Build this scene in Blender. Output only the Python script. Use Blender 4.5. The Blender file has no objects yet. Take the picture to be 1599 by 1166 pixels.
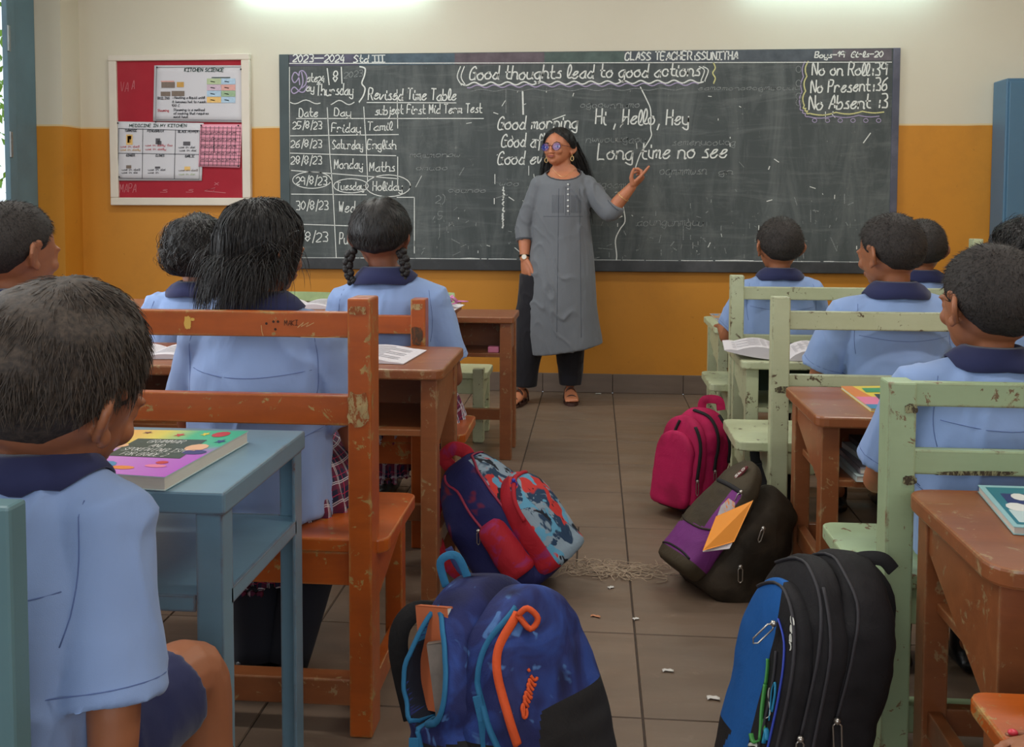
import bpy, bmesh, math, random
import numpy as np
from mathutils import Vector, Matrix, Euler, noise
from mathutils.bvhtree import BVHTree
PI = math.pi
C = bpy.context.scene.collection
S = bpy.context.scene
rnd = random.Random(7)

# ---------------------------------------------------------------- camera
F = 1510.0; W = 1599.0; CX = 799.5; Y0 = 402.0; HCAM = 1.08
YAW = math.radians(4.9); PITCH = math.radians(3.0); ROLL = 0.003
cam = bpy.data.objects.new('camera', bpy.data.cameras.new('camera'))
C.objects.link(cam); S.camera = cam
cam.data.sensor_width = 36.0; cam.data.sensor_fit = 'HORIZONTAL'
cam.data.lens = 36.0 * F / W
cam.data.shift_y = -(583.0 - Y0) / W
cam.data.clip_start = 0.05; cam.data.clip_end = 100
RC = Matrix.Rotation(YAW, 3, 'Z') @ Matrix.Rotation(PI/2 - PITCH, 3, 'X') @ Matrix.Rotation(ROLL, 3, 'Z')
cam.matrix_world = Matrix.Translation((0, 0, HCAM)) @ RC.to_4x4()
CAMP = Vector((0, 0, HCAM))

def P(px, py, Y=None, Z=None, X=None):
    """point of the room seen at a pixel of the photograph, on the plane Y=, Z= or X="""
    d = RC @ Vector(((px - CX)/F, -(py - Y0)/F, -1.0))
    if Y is not None: t = (Y - CAMP.y)/d.y
    elif Z is not None: t = (Z - CAMP.z)/d.z
    else: t = (X - CAMP.x)/d.x
    return CAMP + d*t

# ---------------------------------------------------------------- world, lights, exposure
S.view_settings.view_transform = 'Standard'; S.view_settings.look = 'None'
S.view_settings.gamma = 1.0; S.view_settings.use_curve_mapping = False
S.view_settings.exposure = 0.10
wd = bpy.data.worlds.new('sky'); S.world = wd; wd.use_nodes = True
wd.node_tree.nodes['Background'].inputs[0].default_value = (0.80, 0.90, 1.0, 1)
wd.node_tree.nodes['Background'].inputs[1].default_value = 1.3

def area(name, loc, size, power, rot=(0, 0, 0), col=(1, 1, 1), spread=PI):
    l = bpy.data.lights.new(name, 'AREA'); l.shape = 'RECTANGLE'
    l.size, l.size_y = size; l.energy = power; l.color = col; l.spread = spread
    o = bpy.data.objects.new(name, l); C.objects.link(o)
    o.location = loc; o.rotation_euler = rot
    return o
# daylight through the windows of the left wall, the open rear of the room, ceiling tubes
area('window_light', (-3.02, 2.6, 1.75), (3.0, 1.3), 60, (0, -PI/2, 0), (0.88, 0.95, 1.0))
area('rear_daylight', (0.6, -2.6, 2.0), (5.0, 1.8), 45, (PI/2, 0, 0), (0.95, 0.97, 1.0))
for lx, ly in ((-1.5, 4.0), (1.5, 4.0), (-1.5, 1.4), (1.5, 1.4)):
    area('ceiling_tube_light', (lx, ly, 3.0), (1.2, 0.25), 22, (0, 0, 0), (1.0, 0.97, 0.92))

# ---------------------------------------------------------------- materials
def lin(c):
    if max(c) > 1.0: c = [v/255.0 for v in c]
    return tuple((v/12.92 if v <= 0.04045 else ((v+0.055)/1.055)**2.4) for v in c[:3]) + (1,)

MATS = {}
class NT:
    def __init__(s, m): s.t = m.node_tree; s.n = s.t.nodes; s.l = s.t.links; s.bsdf = s.n['Principled BSDF']
    def new(s, typ, **kw):
        n = s.n.new(typ)
        for k, v in kw.items(): setattr(n, k, v)
        return n
    def link(s, a, b): s.l.new(a, b)
    def coords(s, scale=(1, 1, 1), kind='Object'):
        tc = s.new('ShaderNodeTexCoord'); mp = s.new('ShaderNodeMapping')
        mp.inputs['Scale'].default_value = scale
        s.link(tc.outputs[kind], mp.inputs['Vector']); return mp.outputs[0]
    def noise(s, vec, scale, detail=3, rough=.55, dist=0):
        n = s.new('ShaderNodeTexNoise'); s.link(vec, n.inputs['Vector'])
        n.inputs['Scale'].default_value = scale; n.inputs['Detail'].default_value = detail
        n.inputs['Roughness'].default_value = rough; n.inputs['Distortion'].default_value = dist
        return n.outputs['Fac']
    def ramp(s, fac, stops, interp='LINEAR'):
        r = s.new('ShaderNodeValToRGB'); r.color_ramp.interpolation = interp
        while len(r.color_ramp.elements) < len(stops): r.color_ramp.elements.new(0.5)
        for e, (p, c) in zip(r.color_ramp.elements, stops):
            e.position = p; e.color = c if len(c) == 4 else tuple(c)+(1,)
        s.link(fac, r.inputs[0]); return r.outputs[0]
    def mix(s, fac, a, b, mode='MIX'):
        m = s.new('ShaderNodeMix', data_type='RGBA', blend_type=mode)
        for sock, v in ((m.inputs[0], fac), (m.inputs[6], a), (m.inputs[7], b)):
            if hasattr(v, 'links'): s.link(v, sock)
            elif isinstance(v, (int, float)): sock.default_value = v
            else: sock.default_value = v
        return m.outputs[2]
    def math(s, op, a, b=None, clamp=False):
        m = s.new('ShaderNodeMath', operation=op, use_clamp=clamp)
        for sock, v in ((m.inputs[0], a), (m.inputs[1], b)):
            if v is None: continue
            if hasattr(v, 'links'): s.link(v, sock)
            else: sock.default_value = v
        return m.outputs[0]
    def bump(s, h, strength=.3, dist=.002):
        b = s.new('ShaderNodeBump'); b.inputs['Strength'].default_value = strength
        b.inputs['Distance'].default_value = dist
        s.link(h, b.inputs['Height']); s.link(b.outputs[0], s.bsdf.inputs['Normal']); return b

def scale_c(c, k): return (min(c[0]*k, 1), min(c[1]*k, 1), min(c[2]*k, 1), 1)

def M(name, col, rough=.6, var=.10, vs=5, stretch=(1, 1, 1), bump=0, bs=120, bd=.001, metal=0, spec=.5,
      chips=None, edge=None, dirt=None, coat=0, sheen=0, alpha=1):
    if name in MATS: return MATS[name]
    m = bpy.data.materials.new(name); m.use_nodes = True; n = NT(m); b = n.bsdf
    c = lin(col); v = n.coords(stretch)
    out = n.mix(n.noise(v, vs), scale_c(c, 1-var*1.6), scale_c(c, 1+var*1.6)) if var else c
    if dirt:                                    # soft large stains: (colour, amount)
        f = n.ramp(n.noise(n.coords(), 2.2, 6, .65), [(.48, (0, 0, 0)), (.75, (dirt[1],)*3)])
        out = n.mix(f, out, lin(dirt[0]))
    mask = None
    if chips:                                   # (colour, threshold, scale)
        cv = n.coords((1, 1, 1))
        mask = n.ramp(n.noise(cv, chips[2], 5, .7, .6), [(chips[1], (0, 0, 0)), (chips[1]+.02, (1, 1, 1))])
        out = n.mix(mask, out, lin(chips[0]))
    if edge:                                    # worn edges: (colour, width, threshold)
        bv = n.new('ShaderNodeBevel', samples=4); bv.inputs['Radius'].default_value = edge[1]
        ge = n.new('ShaderNodeNewGeometry'); dp = n.new('ShaderNodeVectorMath', operation='DOT_PRODUCT')
        n.link(bv.outputs[0], dp.inputs[0]); n.link(ge.outputs['Normal'], dp.inputs[1])
        e = n.math('SUBTRACT', 1.0, dp.outputs['Value'])
        e = n.math('MULTIPLY', e, 1.6)
        e = n.math('ADD', e, n.math('SUBTRACT', n.noise(n.coords(), 22, 5, .75, .4), edge[2]))
        em = n.ramp(e, [(.10, (0, 0, 0)), (.14, (1, 1, 1))])
        out = n.mix(em, out, lin(edge[0]))
    if hasattr(out, 'links'): n.link(out, b.inputs['Base Color'])
    else: b.inputs['Base Color'].default_value = out
    b.inputs['Roughness'].default_value = rough; b.inputs['Metallic'].default_value = metal
    b.inputs['Specular IOR Level'].default_value = spec
    if coat: b.inputs['Coat Weight'].default_value = coat; b.inputs['Coat Roughness'].default_value = .25
    if sheen: b.inputs['Sheen Weight'].default_value = sheen
    if bump: n.bump(n.noise(n.coords(stretch), bs, 3), bump, bd)
    MATS[name] = m; return m

# ---------------------------------------------------------------- mesh building
class MB:
    def __init__(s): s.v = []; s.f = []; s.mi = []
    def add(s, vs, fs, mi=0):
        o = len(s.v); s.v += [Vector(p) for p in vs]; s.f += [tuple(i+o for i in f) for f in fs]; s.mi += [mi]*len(fs)
        return s
    def box(s, x0, x1, y0, y1, z0, z1, mi=0):
        x0, x1 = sorted((x0, x1)); y0, y1 = sorted((y0, y1)); z0, z1 = sorted((z0, z1))
        vs = [(x, y, z) for z in (z0, z1) for y in (y0, y1) for x in (x0, x1)]
        return s.add(vs, [(0, 2, 3, 1), (4, 5, 7, 6), (0, 1, 5, 4), (2, 6, 7, 3), (0, 4, 6, 2), (1, 3, 7, 5)], mi)
    def prism(s, pts, axis, a, b, mi=0):
        """polygon pts (2D) extruded along axis x/y/z from a to b"""
        n = len(pts)
        def mk(p, t): return {'x': (t, p[0], p[1]), 'y': (p[0], t, p[1]), 'z': (p[0], p[1], t)}[axis]
        vs = [mk(p, a) for p in pts] + [mk(p, b) for p in pts]
        fs = [tuple(range(n))[::-1], tuple(range(n, 2*n))] + [(i, (i+1) % n, (i+1) % n+n, i+n) for i in range(n)]
        return s.add(vs, fs, mi)
    def tube(s, path, r, seg=8, mi=0, flat=1.0, up=None, cap=True):
        """round or flattened tube; r scalar or list"""
        path = [Vector(p) for p in path]; n = len(path)
        if not hasattr(r, '__len__'): r = [r]*n
        vs = []; prev = None
        for i, p in enumerate(path):
            t = (path[min(i+1, n-1)] - path[max(i-1, 0)]).normalized()
            if up is not None: a = Vector(up).cross(t)
            elif prev is None: a = t.orthogonal()
            else: a = prev - t*prev.dot(t)
            if a.length < 1e-6: a = t.orthogonal()
            a.normalize(); prev = a; b = t.cross(a)
            for k in range(seg):
                q = 2*PI*k/seg; vs.append(p + a*math.cos(q)*r[i] + b*math.sin(q)*r[i]*flat)
        fs = [(i*seg+k, i*seg+(k+1) % seg, (i+1)*seg+(k+1) % seg, (i+1)*seg+k) for i in range(n-1) for k in range(seg)]
        if cap: fs += [tuple(range(seg))[::-1], tuple((n-1)*seg+k for k in range(seg))]
        return s.add(vs, fs, mi)
    def ribbon(s, path, w, th, nrm, mi=0):
        """flat strap along path, width w across, thickness th along nrm (vector or list)"""
        path = [Vector(p) for p in path]; n = len(path); vs = []
        for i, p in enumerate(path):
            t = (path[min(i+1, n-1)] - path[max(i-1, 0)]).normalized()
            nn = Vector(nrm[i] if isinstance(nrm, list) else nrm); nn = (nn - t*nn.dot(t)).normalized()
            a = t.cross(nn)*w/2; h = nn*th/2
            vs += [p-a-h, p+a-h, p+a+h, p-a+h]
        fs = [(i*4+k, i*4+(k+1) % 4, i*4+4+(k+1) % 4, i*4+4+k) for i in range(n-1) for k in range(4)]
        fs += [(3, 2, 1, 0), tuple((n-1)*4+k for k in range(4))]
        return s.add(vs, fs, mi)
    def ell(s, c, r, rot=None, nu=16, nv=10, mi=0, e1=1.0, e2=1.0):
        """(super)ellipsoid"""
        c = Vector(c); R = rot or Matrix.Identity(3)
        def pw(v, e): return math.copysign(abs(v)**e, v)
        vs = [c + R @ Vector((0, 0, -r[2]))]
        for j in range(1, nv):
            a = -PI/2 + PI*j/nv
            for i in range(nu):
                b = 2*PI*i/nu
                vs.append(c + R @ Vector((r[0]*pw(math.cos(a), e1)*pw(math.cos(b), e2), r[1]*pw(math.cos(a), e1)*pw(math.sin(b), e2), r[2]*pw(math.sin(a), e1))))
        vs.append(c + R @ Vector((0, 0, r[2])))
        fs = [(0, 1+(i+1) % nu, 1+i) for i in range(nu)]
        for j in range(nv-2):
            for i in range(nu):
                a0 = 1+j*nu; fs.append((a0+i, a0+(i+1) % nu, a0+nu+(i+1) % nu, a0+nu+i))
        l = 1+(nv-2)*nu; t = len(vs)-1
        fs += [(l+i, l+(i+1) % nu, t) for i in range(nu)]
        return s.add(vs, fs, mi)
    def loft(s, secs, side=(1, 0, 0), seg=20, mi=0, cap=True, sup=1.0, dirs=None, round_ends=False):
        """sections [(centre, r_side, r_other)]; ellipse (superellipse) rings"""
        secs = [(Vector(c), a, b) for c, a, b in secs]; n = len(secs); side = Vector(side)
        if round_ends:
            def capsecs(c0, c1):
                t = (c0[0]-c1[0]).normalized(); rr = min(c0[1], c0[2]); out = []
                for q in (.35, .7, .92, .995):
                    k = math.sqrt(max(0, 1-q*q)); out.append((c0[0]+t*rr*q, c0[1]*k, c0[2]*k))
                return out
            A = capsecs(secs[0], secs[1])[::-1]; B = capsecs(secs[-1], secs[-2]); secs = A+secs+B; n = len(secs)
        vs = []
        for i, (c, ra, rb) in enumerate(secs):
            t = (secs[min(i+1, n-1)][0] - secs[max(i-1, 0)][0]).normalized() if dirs is None else Vector(dirs[i])
            a = side - t*side.dot(t)
            if a.length < .05: a = t.orthogonal()
            a.normalize(); b = t.cross(a)
            for k in range(seg):
                q = 2*PI*k/seg; cq, sq = math.cos(q), math.sin(q)
                cq = math.copysign(abs(cq)**sup, cq); sq = math.copysign(abs(sq)**sup, sq)
                vs.append(c + a*cq*ra + b*sq*rb)
        fs = [(i*seg+k, i*seg+(k+1) % seg, (i+1)*seg+(k+1) % seg, (i+1)*seg+k) for i in range(n-1) for k in range(seg)]
        if cap: fs += [tuple(range(seg))[::-1], tuple((n-1)*seg+k for k in range(seg))]
        return s.add(vs, fs, mi)
    def xf(s, mtx):
        s.v = [mtx @ p for p in s.v]; return s
    def disp(s, fn):
        s.v = [fn(p) for p in s.v]; return s
    def build(s, name, mats, parent=None, smooth=False, bevel=0, bseg=2, sub=0, world=True, kind=None, label=None):
        me = bpy.data.meshes.new(name); vv = s.v
        if parent is not None and world:
            inv = WM[parent.name].inverted(); vv = [inv @ p for p in vv]
        me.from_pydata([tuple(p) for p in vv], [], s.f); 
        if not isinstance(mats, (list, tuple)): mats = [mats]
        for m in mats: me.materials.append(m)
        if len(mats) > 1: me.polygons.foreach_set('material_index', s.mi)
        if smooth: me.polygons.foreach_set('use_smooth', [True]*len(me.polygons))
        me.validate(); me.update()
        o = bpy.data.objects.new(name, me); C.objects.link(o); o.parent = parent
        WM[o.name] = WM[parent.name].copy() if parent is not None else Matrix.Identity(4)
        if bevel:
            b = o.modifiers.new('bevel', 'BEVEL'); b.width = bevel; b.segments = bseg; b.limit_method = 'ANGLE'
            b.angle_limit = math.radians(40)
        if sub:
            b = o.modifiers.new('sub', 'SUBSURF'); b.levels = sub; b.render_levels = sub
        if kind: o['kind'] = kind
        if label: o['label'] = label
        return o

WM = {}   # world matrices of things
def thing(name, label, cat, loc, group=None, rotz=0):
    o = bpy.data.objects.new(name, None); C.objects.link(o); o.location = loc; o.rotation_euler = (0, 0, rotz)
    o.empty_display_size = .1
    o['label'] = label; o['category'] = cat
    if group: o['group'] = group
    WM[o.name] = Matrix.Translation(Vector(loc)) @ Matrix.Rotation(rotz, 4, 'Z')
    return o
def tag(o, label, cat, group=None):
    o['label'] = label; o['category'] = cat
    if group: o['group'] = group
    return o
def struct(o): o['kind'] = 'structure'; return o
def cat_rom(pts, n=4):
    pts = [Vector(p) for p in pts]
    if len(pts) < 3: return pts
    out = []
    for i in range(len(pts)-1):
        p0 = pts[max(i-1, 0)]; p1 = pts[i]; p2 = pts[i+1]; p3 = pts[min(i+2, len(pts)-1)]
        for k in range(n):
            t = k/n; out.append(.5*((2*p1)+(p2-p0)*t+(2*p0-5*p1+4*p2-p3)*t*t+(3*p1-p0-3*p2+p3)*t*t*t))
    out.append(pts[-1]); return out
# ================================================================ THE ROOM
YW = 5.62
XL = P(57, 300, Y=5.42).x       # left wall plane
XPIL = P(100, 300, Y=5.42).x    # right side of the corner pillar
XR = 3.35; ZC = 3.1; YB = -3.0
ZP = P(929, 197, Y=YW).z        # paint line
ZS = P(929, 583, Y=YW).z        # skirting top

def wall_mat():
    m = bpy.data.materials.new('two_tone_wall_paint'); m.use_nodes = True; n = NT(m)
    v = n.coords(); sep = n.new('ShaderNodeSeparateXYZ'); n.link(v, sep.inputs[0])
    wob = n.math('MULTIPLY', n.math('SUBTRACT', n.noise(v, 3, 4), .5), .012)
    z = n.math('ADD', sep.outputs[2], wob)
    isup = n.math('GREATER_THAN', z, ZP)
    line = n.math('MULTIPLY', n.math('GREATER_THAN', z, ZP-.004), n.math('LESS_THAN', z, ZP+.006))
    cream = n.mix(n.noise(v, .9, 5), lin((198, 190, 168)), lin((214, 207, 189)))
    orange = n.mix(n.noise(v, 1.3, 6, .6), lin((184, 118, 24)), lin((204, 138, 38)))
    st = n.coords((.9, .9, 6)); 
    marks = n.ramp(n.noise(n.coords((1, 1, 1)), 26, 3, .5), [(.70, (0, 0, 0)), (.74, (.35, .35, .35))])
    orange = n.mix(marks, orange, lin((150, 92, 20)))
    soil = n.ramp(n.noise(v, 2.4, 7, .7), [(.52, (0, 0, 0)), (.8, (.5, .5, .5))])
    orange = n.mix(soil, orange, lin((158, 104, 30)))
    base = n.mix(isup, orange, cream); base = n.mix(line, base, lin((215, 190, 140)))
    n.link(base, n.bsdf.inputs['Base Color']); n.bsdf.inputs['Roughness'].default_value = .62
    n.bump(n.noise(v, 60, 4), .12, .003)
    return m
WALL = wall_mat()
CEIL = M('white_distemper', (225, 222, 212), .9, .03)
SKIRT = M('brown_grey_tile', (112, 96, 84), .45, .16, 5, (1, 1, 6), bump=.1, bs=40)
GROUT = M('grout', (66, 54, 46), .9, .1)

o = MB().box(XL-.15, XR+.15, YW, YW+.15, 0, ZC).build('wall_front', WALL); struct(o); wall_front = o
# corner pillar on the left, part of the masonry
o = MB().box(XL-.15, XPIL, 5.42, YW+.01, 0, ZC).build('wall_corner_pillar', WALL); o.name = 'wall_left_pillar'; struct(o)
DY0 = 3.95; DY1 = P(17, 300, X=XL+.03).y-.03           # doorway in the left wall
mb = MB().box(XL-.15, XL, 5.40, 5.421, 0, ZC)
mb.box(XL-.15, XL, DY0, 5.41, 2.6, ZC).box(XL-.15, XL, 3.5, DY0, 0, ZC)
mb.box(XL-.15, XL, YB, 3.5, 0, .95).box(XL-.15, XL, YB, 3.5, 2.35, ZC)
mb.box(XL-.15, XL, 1.9, 2.1, .95, 2.35).box(XL-.15, XL, .2, .4, .95, 2.35).box(XL-.15, XL, YB, -1.3, .95, 2.35)
wl = mb.build('wall_left', WALL); struct(wl)
struct(MB().box(XR, XR+.15, YB, YW+.15, 0, ZC).build('wall_right', WALL))
struct(MB().box(XL-.15, XR+.15, YB-.15, YB, 0, 1.0).box(XL-.15, XR+.15, YB-.15, YB, 2.9, ZC).build('wall_rear', WALL))
struct(MB().box(XL-.15, XR+.15, YB-.15, YW+.15, ZC, ZC+.12).build('ceiling', CEIL))

# ---- tiled floor: every tile its own piece
def tile_mat(name, c):
    if name in MATS: return MATS[name]
    m = bpy.data.materials.new(name); m.use_nodes = True; n = NT(m)
    v = n.coords((.35, .35, .35), 'Object'); oi = n.new('ShaderNodeObjectInfo')
    vm = n.new('ShaderNodeVectorMath', operation='ADD'); n.link(v, vm.inputs[0]); n.link(oi.outputs['Location'], vm.inputs[1])
    mp = n.new('ShaderNodeMapping'); mp.inputs['Scale'].default_value = (1.4, 6, 1); n.link(vm.outputs[0], mp.inputs[0])
    col = n.mix(n.noise(mp.outputs[0], 3.2, 7, .68, .4), lin(scale3(c, .78)), lin(scale3(c, 1.16)))
    col = n.mix(n.math('MULTIPLY', oi.outputs['Random'], .35), col, lin(scale3(c, .80)))
    dust = n.ramp(n.noise(vm.outputs[0], 34, 5, .72), [(.60, (0, 0, 0)), (.75, (.4, .4, .4))])
    col = n.mix(dust, col, lin((150, 134, 118)))
    n.link(col, n.bsdf.inputs['Base Color'])
    rg = n.ramp(n.noise(mp.outputs[0], 5, 4), [(.3, (.34,)*3), (.7, (.6,)*3)]); n.link(rg, n.bsdf.inputs['Roughness'])
    n.bump(n.noise(mp.outputs[0], 14, 4), .12, .002)
    MATS[name] = m; return m
def scale3(c, k): return tuple(min(255, v*k) for v in c)
TILE = tile_mat('matt_brown_floor_tile', (119, 100, 84))
flo = MB().box(XL-.15, XR+.15, YB, YW+.01, -.12, -.004).build('floor', GROUT); struct(flo)
T = .4065; XG = P(984, 909.6, Z=0).x                      # a joint runs along this x
def tile_mesh(w, d):
    key = (round(w, 3), round(d, 3))
    if key in TM: return TM[key]
    b = .0025; t = MB(); g = .0018
    x0, x1, y0, y1 = g, w-g, g, d-g
    t.add([(x0, y0, -.004), (x1, y0, -.004), (x1, y1, -.004), (x0, y1, -.004), (x0+b*.5, y0+b*.5, 0), (x1-b*.5, y0+b*.5, 0), (x1-b*.5, y1-b*.5, 0), (x0+b*.5, y1-b*.5, 0)],
          [(4, 5, 6, 7), (0, 1, 5, 4), (1, 2, 6, 5), (2, 3, 7, 6), (3, 0, 4, 7)])
    me = bpy.data.meshes.new('tile'); me.from_pydata([tuple(p) for p in t.v], [], t.f); me.materials.append(TILE); me.update()
    TM[key] = me; return me
TM = {}
def put_tile(x, y, w, d):
    o = bpy.data.objects.new('tile', tile_mesh(w, d)); C.objects.link(o); o.parent = flo
    o.location = (x, y, rnd.uniform(-.0006, .0004)); return o
YJ = P(1004, 1121, Z=0).y                                # a cross joint
j0 = int((YW - YJ)/T) + 1
for i in range(-9, 10):
    x = XG + i*T
    if x + T < XL or x > XR: continue
    for j in range(-2, 11):
        y = YJ + j*T; d = min(T, YW - y)
        if d < .03 or x + T > XR+.2: continue
        if i == -1 and j == 2:      # patched place in the aisle: two odd cut tiles
            w1 = .25; put_tile(x, y, w1, d); put_tile(x+w1, y, T-w1, d); continue
        put_tile(x, y, T, d)
# skirting of tiles on the front wall and pillar
k = -9
sk = MB().box(XPIL, XR, YW-.003, YW, 0, ZS-.004).build('baseboard_front', GROUT); struct(sk)
xs = []
for k in range(-9, 10):
    x0 = max(XG+k*T, XPIL+.001); x1 = min(XG+(k+1)*T, XR)
    if x1-x0 < .03: continue
    MB().box(x0+.0012, x1-.0012, YW-.013, YW-.002, .001, ZS).build('skirting_tile', SKIRT, sk, bevel=.0015, bseg=1)

# ---- doorway in the left wall: blue-grey painted frame
BLUEP = M('blue_grey_gloss_paint', (92, 122, 134), .35, .10, 4, dirt=((70, 90, 98), .5), bump=.08, bs=30, chips=((60, 62, 60), .74, 30))
STEEL = M('zinc_hinge_steel', (150, 155, 155), .4, .15, 20, metal=.8)
fr = MB().box(XL-.02, XL+.012, DY1+.06, 5.418, 0, 2.6).box(XL+.004, XL+.03, DY1+.03, DY1+.10, 0, 2.6)
fr.box(XL-.13, XL+.03, DY0, DY0+.10, 0, 2.6).box(XL-.02, XL+.03, DY0, DY1+.1, 2.5, 2.6)
df = fr.build('door_1', BLUEP, bevel=.004); struct(df)
# hinge leaves on the jamb
for pz in (40, 205):
    a = P(14, pz+20, X=XL+.032)
    h = MB().box(XL+.030, XL+.034, DY1+.035, DY1+.055, a.z-.07, a.z+.07)
    h.tube([(XL+.036, DY1+.03, a.z-.07), (XL+.036, DY1+.03, a.z+.07)], .005)
    for q in (-.05, -.015, .02, .05): h.tube([(XL+.033, DY1+.045, a.z+q), (XL+.0365, DY1+.045, a.z+q)], .003, 6)
    h.build('hinge', STEEL, df)
# window frames of the left wall
for wi, (y0, y1) in enumerate(((2.1, 3.5), (.4, 1.9), (-1.3, .2))):
    w = MB()
    w.box(XL-.12, XL-.02, y0, y0+.05, .95, 2.35).box(XL-.12, XL-.02, y1-.05, y1, .95, 2.35)
    w.box(XL-.12, XL-.02, y0, y1, .95, 1.0).box(XL-.12, XL-.02, y0, y1, 2.30, 2.35).box(XL-.10, XL-.04, (y0+y1)/2-.02, (y0+y1)/2+.02, .95, 2.35)
    wf = w.build('window_%d' % (wi+1), BLUEP, bevel=.003); struct(wf)
    for q in range(9):
        z = 1.1 + q*.14; MB().tube([(XL-.07, y0+.04, z), (XL-.07, y1-.04, z)], .006, 6).build('window_bar', BLUEP, wf)

# ---- outside, seen through the doorway: ground and a tree
YARD = M('sandy_yard', (170, 150, 120), .95, .2)
struct(MB().box(-14, XL-.15, -4, 12, -.5, -.15).build('ground', YARD))
LEAF = M('bright_green_leaf', (110, 150, 50), .6, .35, 9)
BARK = M('grey_bark', (110, 96, 80), .9, .2)
tr = thing('tree', 'green leafy tree outside the doorway at the far left', 'tree', (-5.1, 7.6, -.15))
MB().tube([(-5.1, 7.6, -.15), (-5.05, 7.6, .8), (-5.15, 7.65, 1.8), (-5.0, 7.6, 3.0)], [.11, .09, .07, .03], 10).build('trunk', BARK, tr, smooth=True)
lv = MB(); r2 = random.Random(3)
for k in range(2600):
    a = r2.uniform(0, 2*PI); rr = 1.3*r2.random()**.5; z = r2.uniform(.3, 4.2)
    c = Vector((-5.1+math.cos(a)*rr, 7.6+math.sin(a)*rr, z)); u = Vector((r2.gauss(0, 1), r2.gauss(0, 1), r2.gauss(0, 1))).normalized()
    w = u.orthogonal().normalized(); s_ = r2.uniform(.03, .06)
    lv.add([c-u*s_, c+w*s_*.45, c+u*s_, c-w*s_*.45], [(0, 1, 2, 3)])
o = lv.build('foliage', LEAF, tr); o['kind'] = 'stuff'
o = MB().box(-9.2, -9.0, 4, 14, -.2, 1.0).box(-9.2, -9.0, 4, 14, 2.5, 4.4).build('boundary_wall', M('salmon_render', (214, 150, 120), .9, .06)); tag(o, 'salmon wall of a building outside beyond the tree', 'wall')

# ---- fluorescent tube fittings on the front wall above the board (their glow is what the photo shows)
TUBE = bpy.data.materials.new('tube_glow'); TUBE.use_nodes = True
TUBE.node_tree.nodes['Principled BSDF'].inputs['Emission Color'].default_value = (.62, .94, 1, 1)
TUBE.node_tree.nodes['Principled BSDF'].inputs['Emission Strength'].default_value = 30
WHITEM = M('white_enamel', (235, 235, 230), .4, .02)
for nm, xa, xb in (('left', 372, 668), ('right', 1160, 1466)):
    a = P(xa, 0, Y=YW-.05); b = P(xb, 0, Y=YW-.05); z = 2.40
    t = thing('tube_light', 'white fluorescent tube fitting on the wall above the %s half of the blackboard' % nm, 'light', ((a.x+b.x)/2, YW-.03, z))
    MB().box(a.x-.03, b.x+.03, YW-.045, YW, z, z+.06).build('batten', WHITEM, t, bevel=.004)
    MB().tube([(a.x, YW-.06, z-.012), (b.x, YW-.06, z-.012)], .014, 12).build('glass_tube', TUBE, t, smooth=True)
    for x in (a.x-.01, b.x+.01): MB().box(x-.014, x+.014, YW-.075, YW-.04, z-.03, z+.01).build('end_cap', WHITEM, t, bevel=.003)

# ---- blue steel cupboard on the right
cb = P(1553, 128, Y=5.60); cz = cb.z
CUPB = M('slate_blue_steel', (74, 110, 136), .38, .05, 3, spec=.5)
t = thing('cupboard', 'slate blue steel cupboard standing at the right end of the front wall', 'cupboard', (cb.x+.45, 5.2, 0))
MB().box(cb.x, cb.x+.92, 5.44, 5.615, .06, cz).build('carcass', CUPB, t, bevel=.006)
for k_ in (0, 1):
    x0 = cb.x+.012+k_*.45; dd = MB().box(x0, x0+.446, 5.425, 5.442, .1, cz-.02).build('door', CUPB, t, bevel=.004)
    xx = cb.x+.43+k_*.05; MB().tube([(xx, 5.42, .95), (xx, 5.40, .96), (xx, 5.40, 1.06), (xx, 5.42, 1.07)], .006).build('handle', STEEL, dd)
for x in (cb.x+.03, cb.x+.86):
    for y in (5.46, 5.55): MB().box(x, x+.04, y, y+.05, 0, .06).build('foot', CUPB, t)
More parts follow.
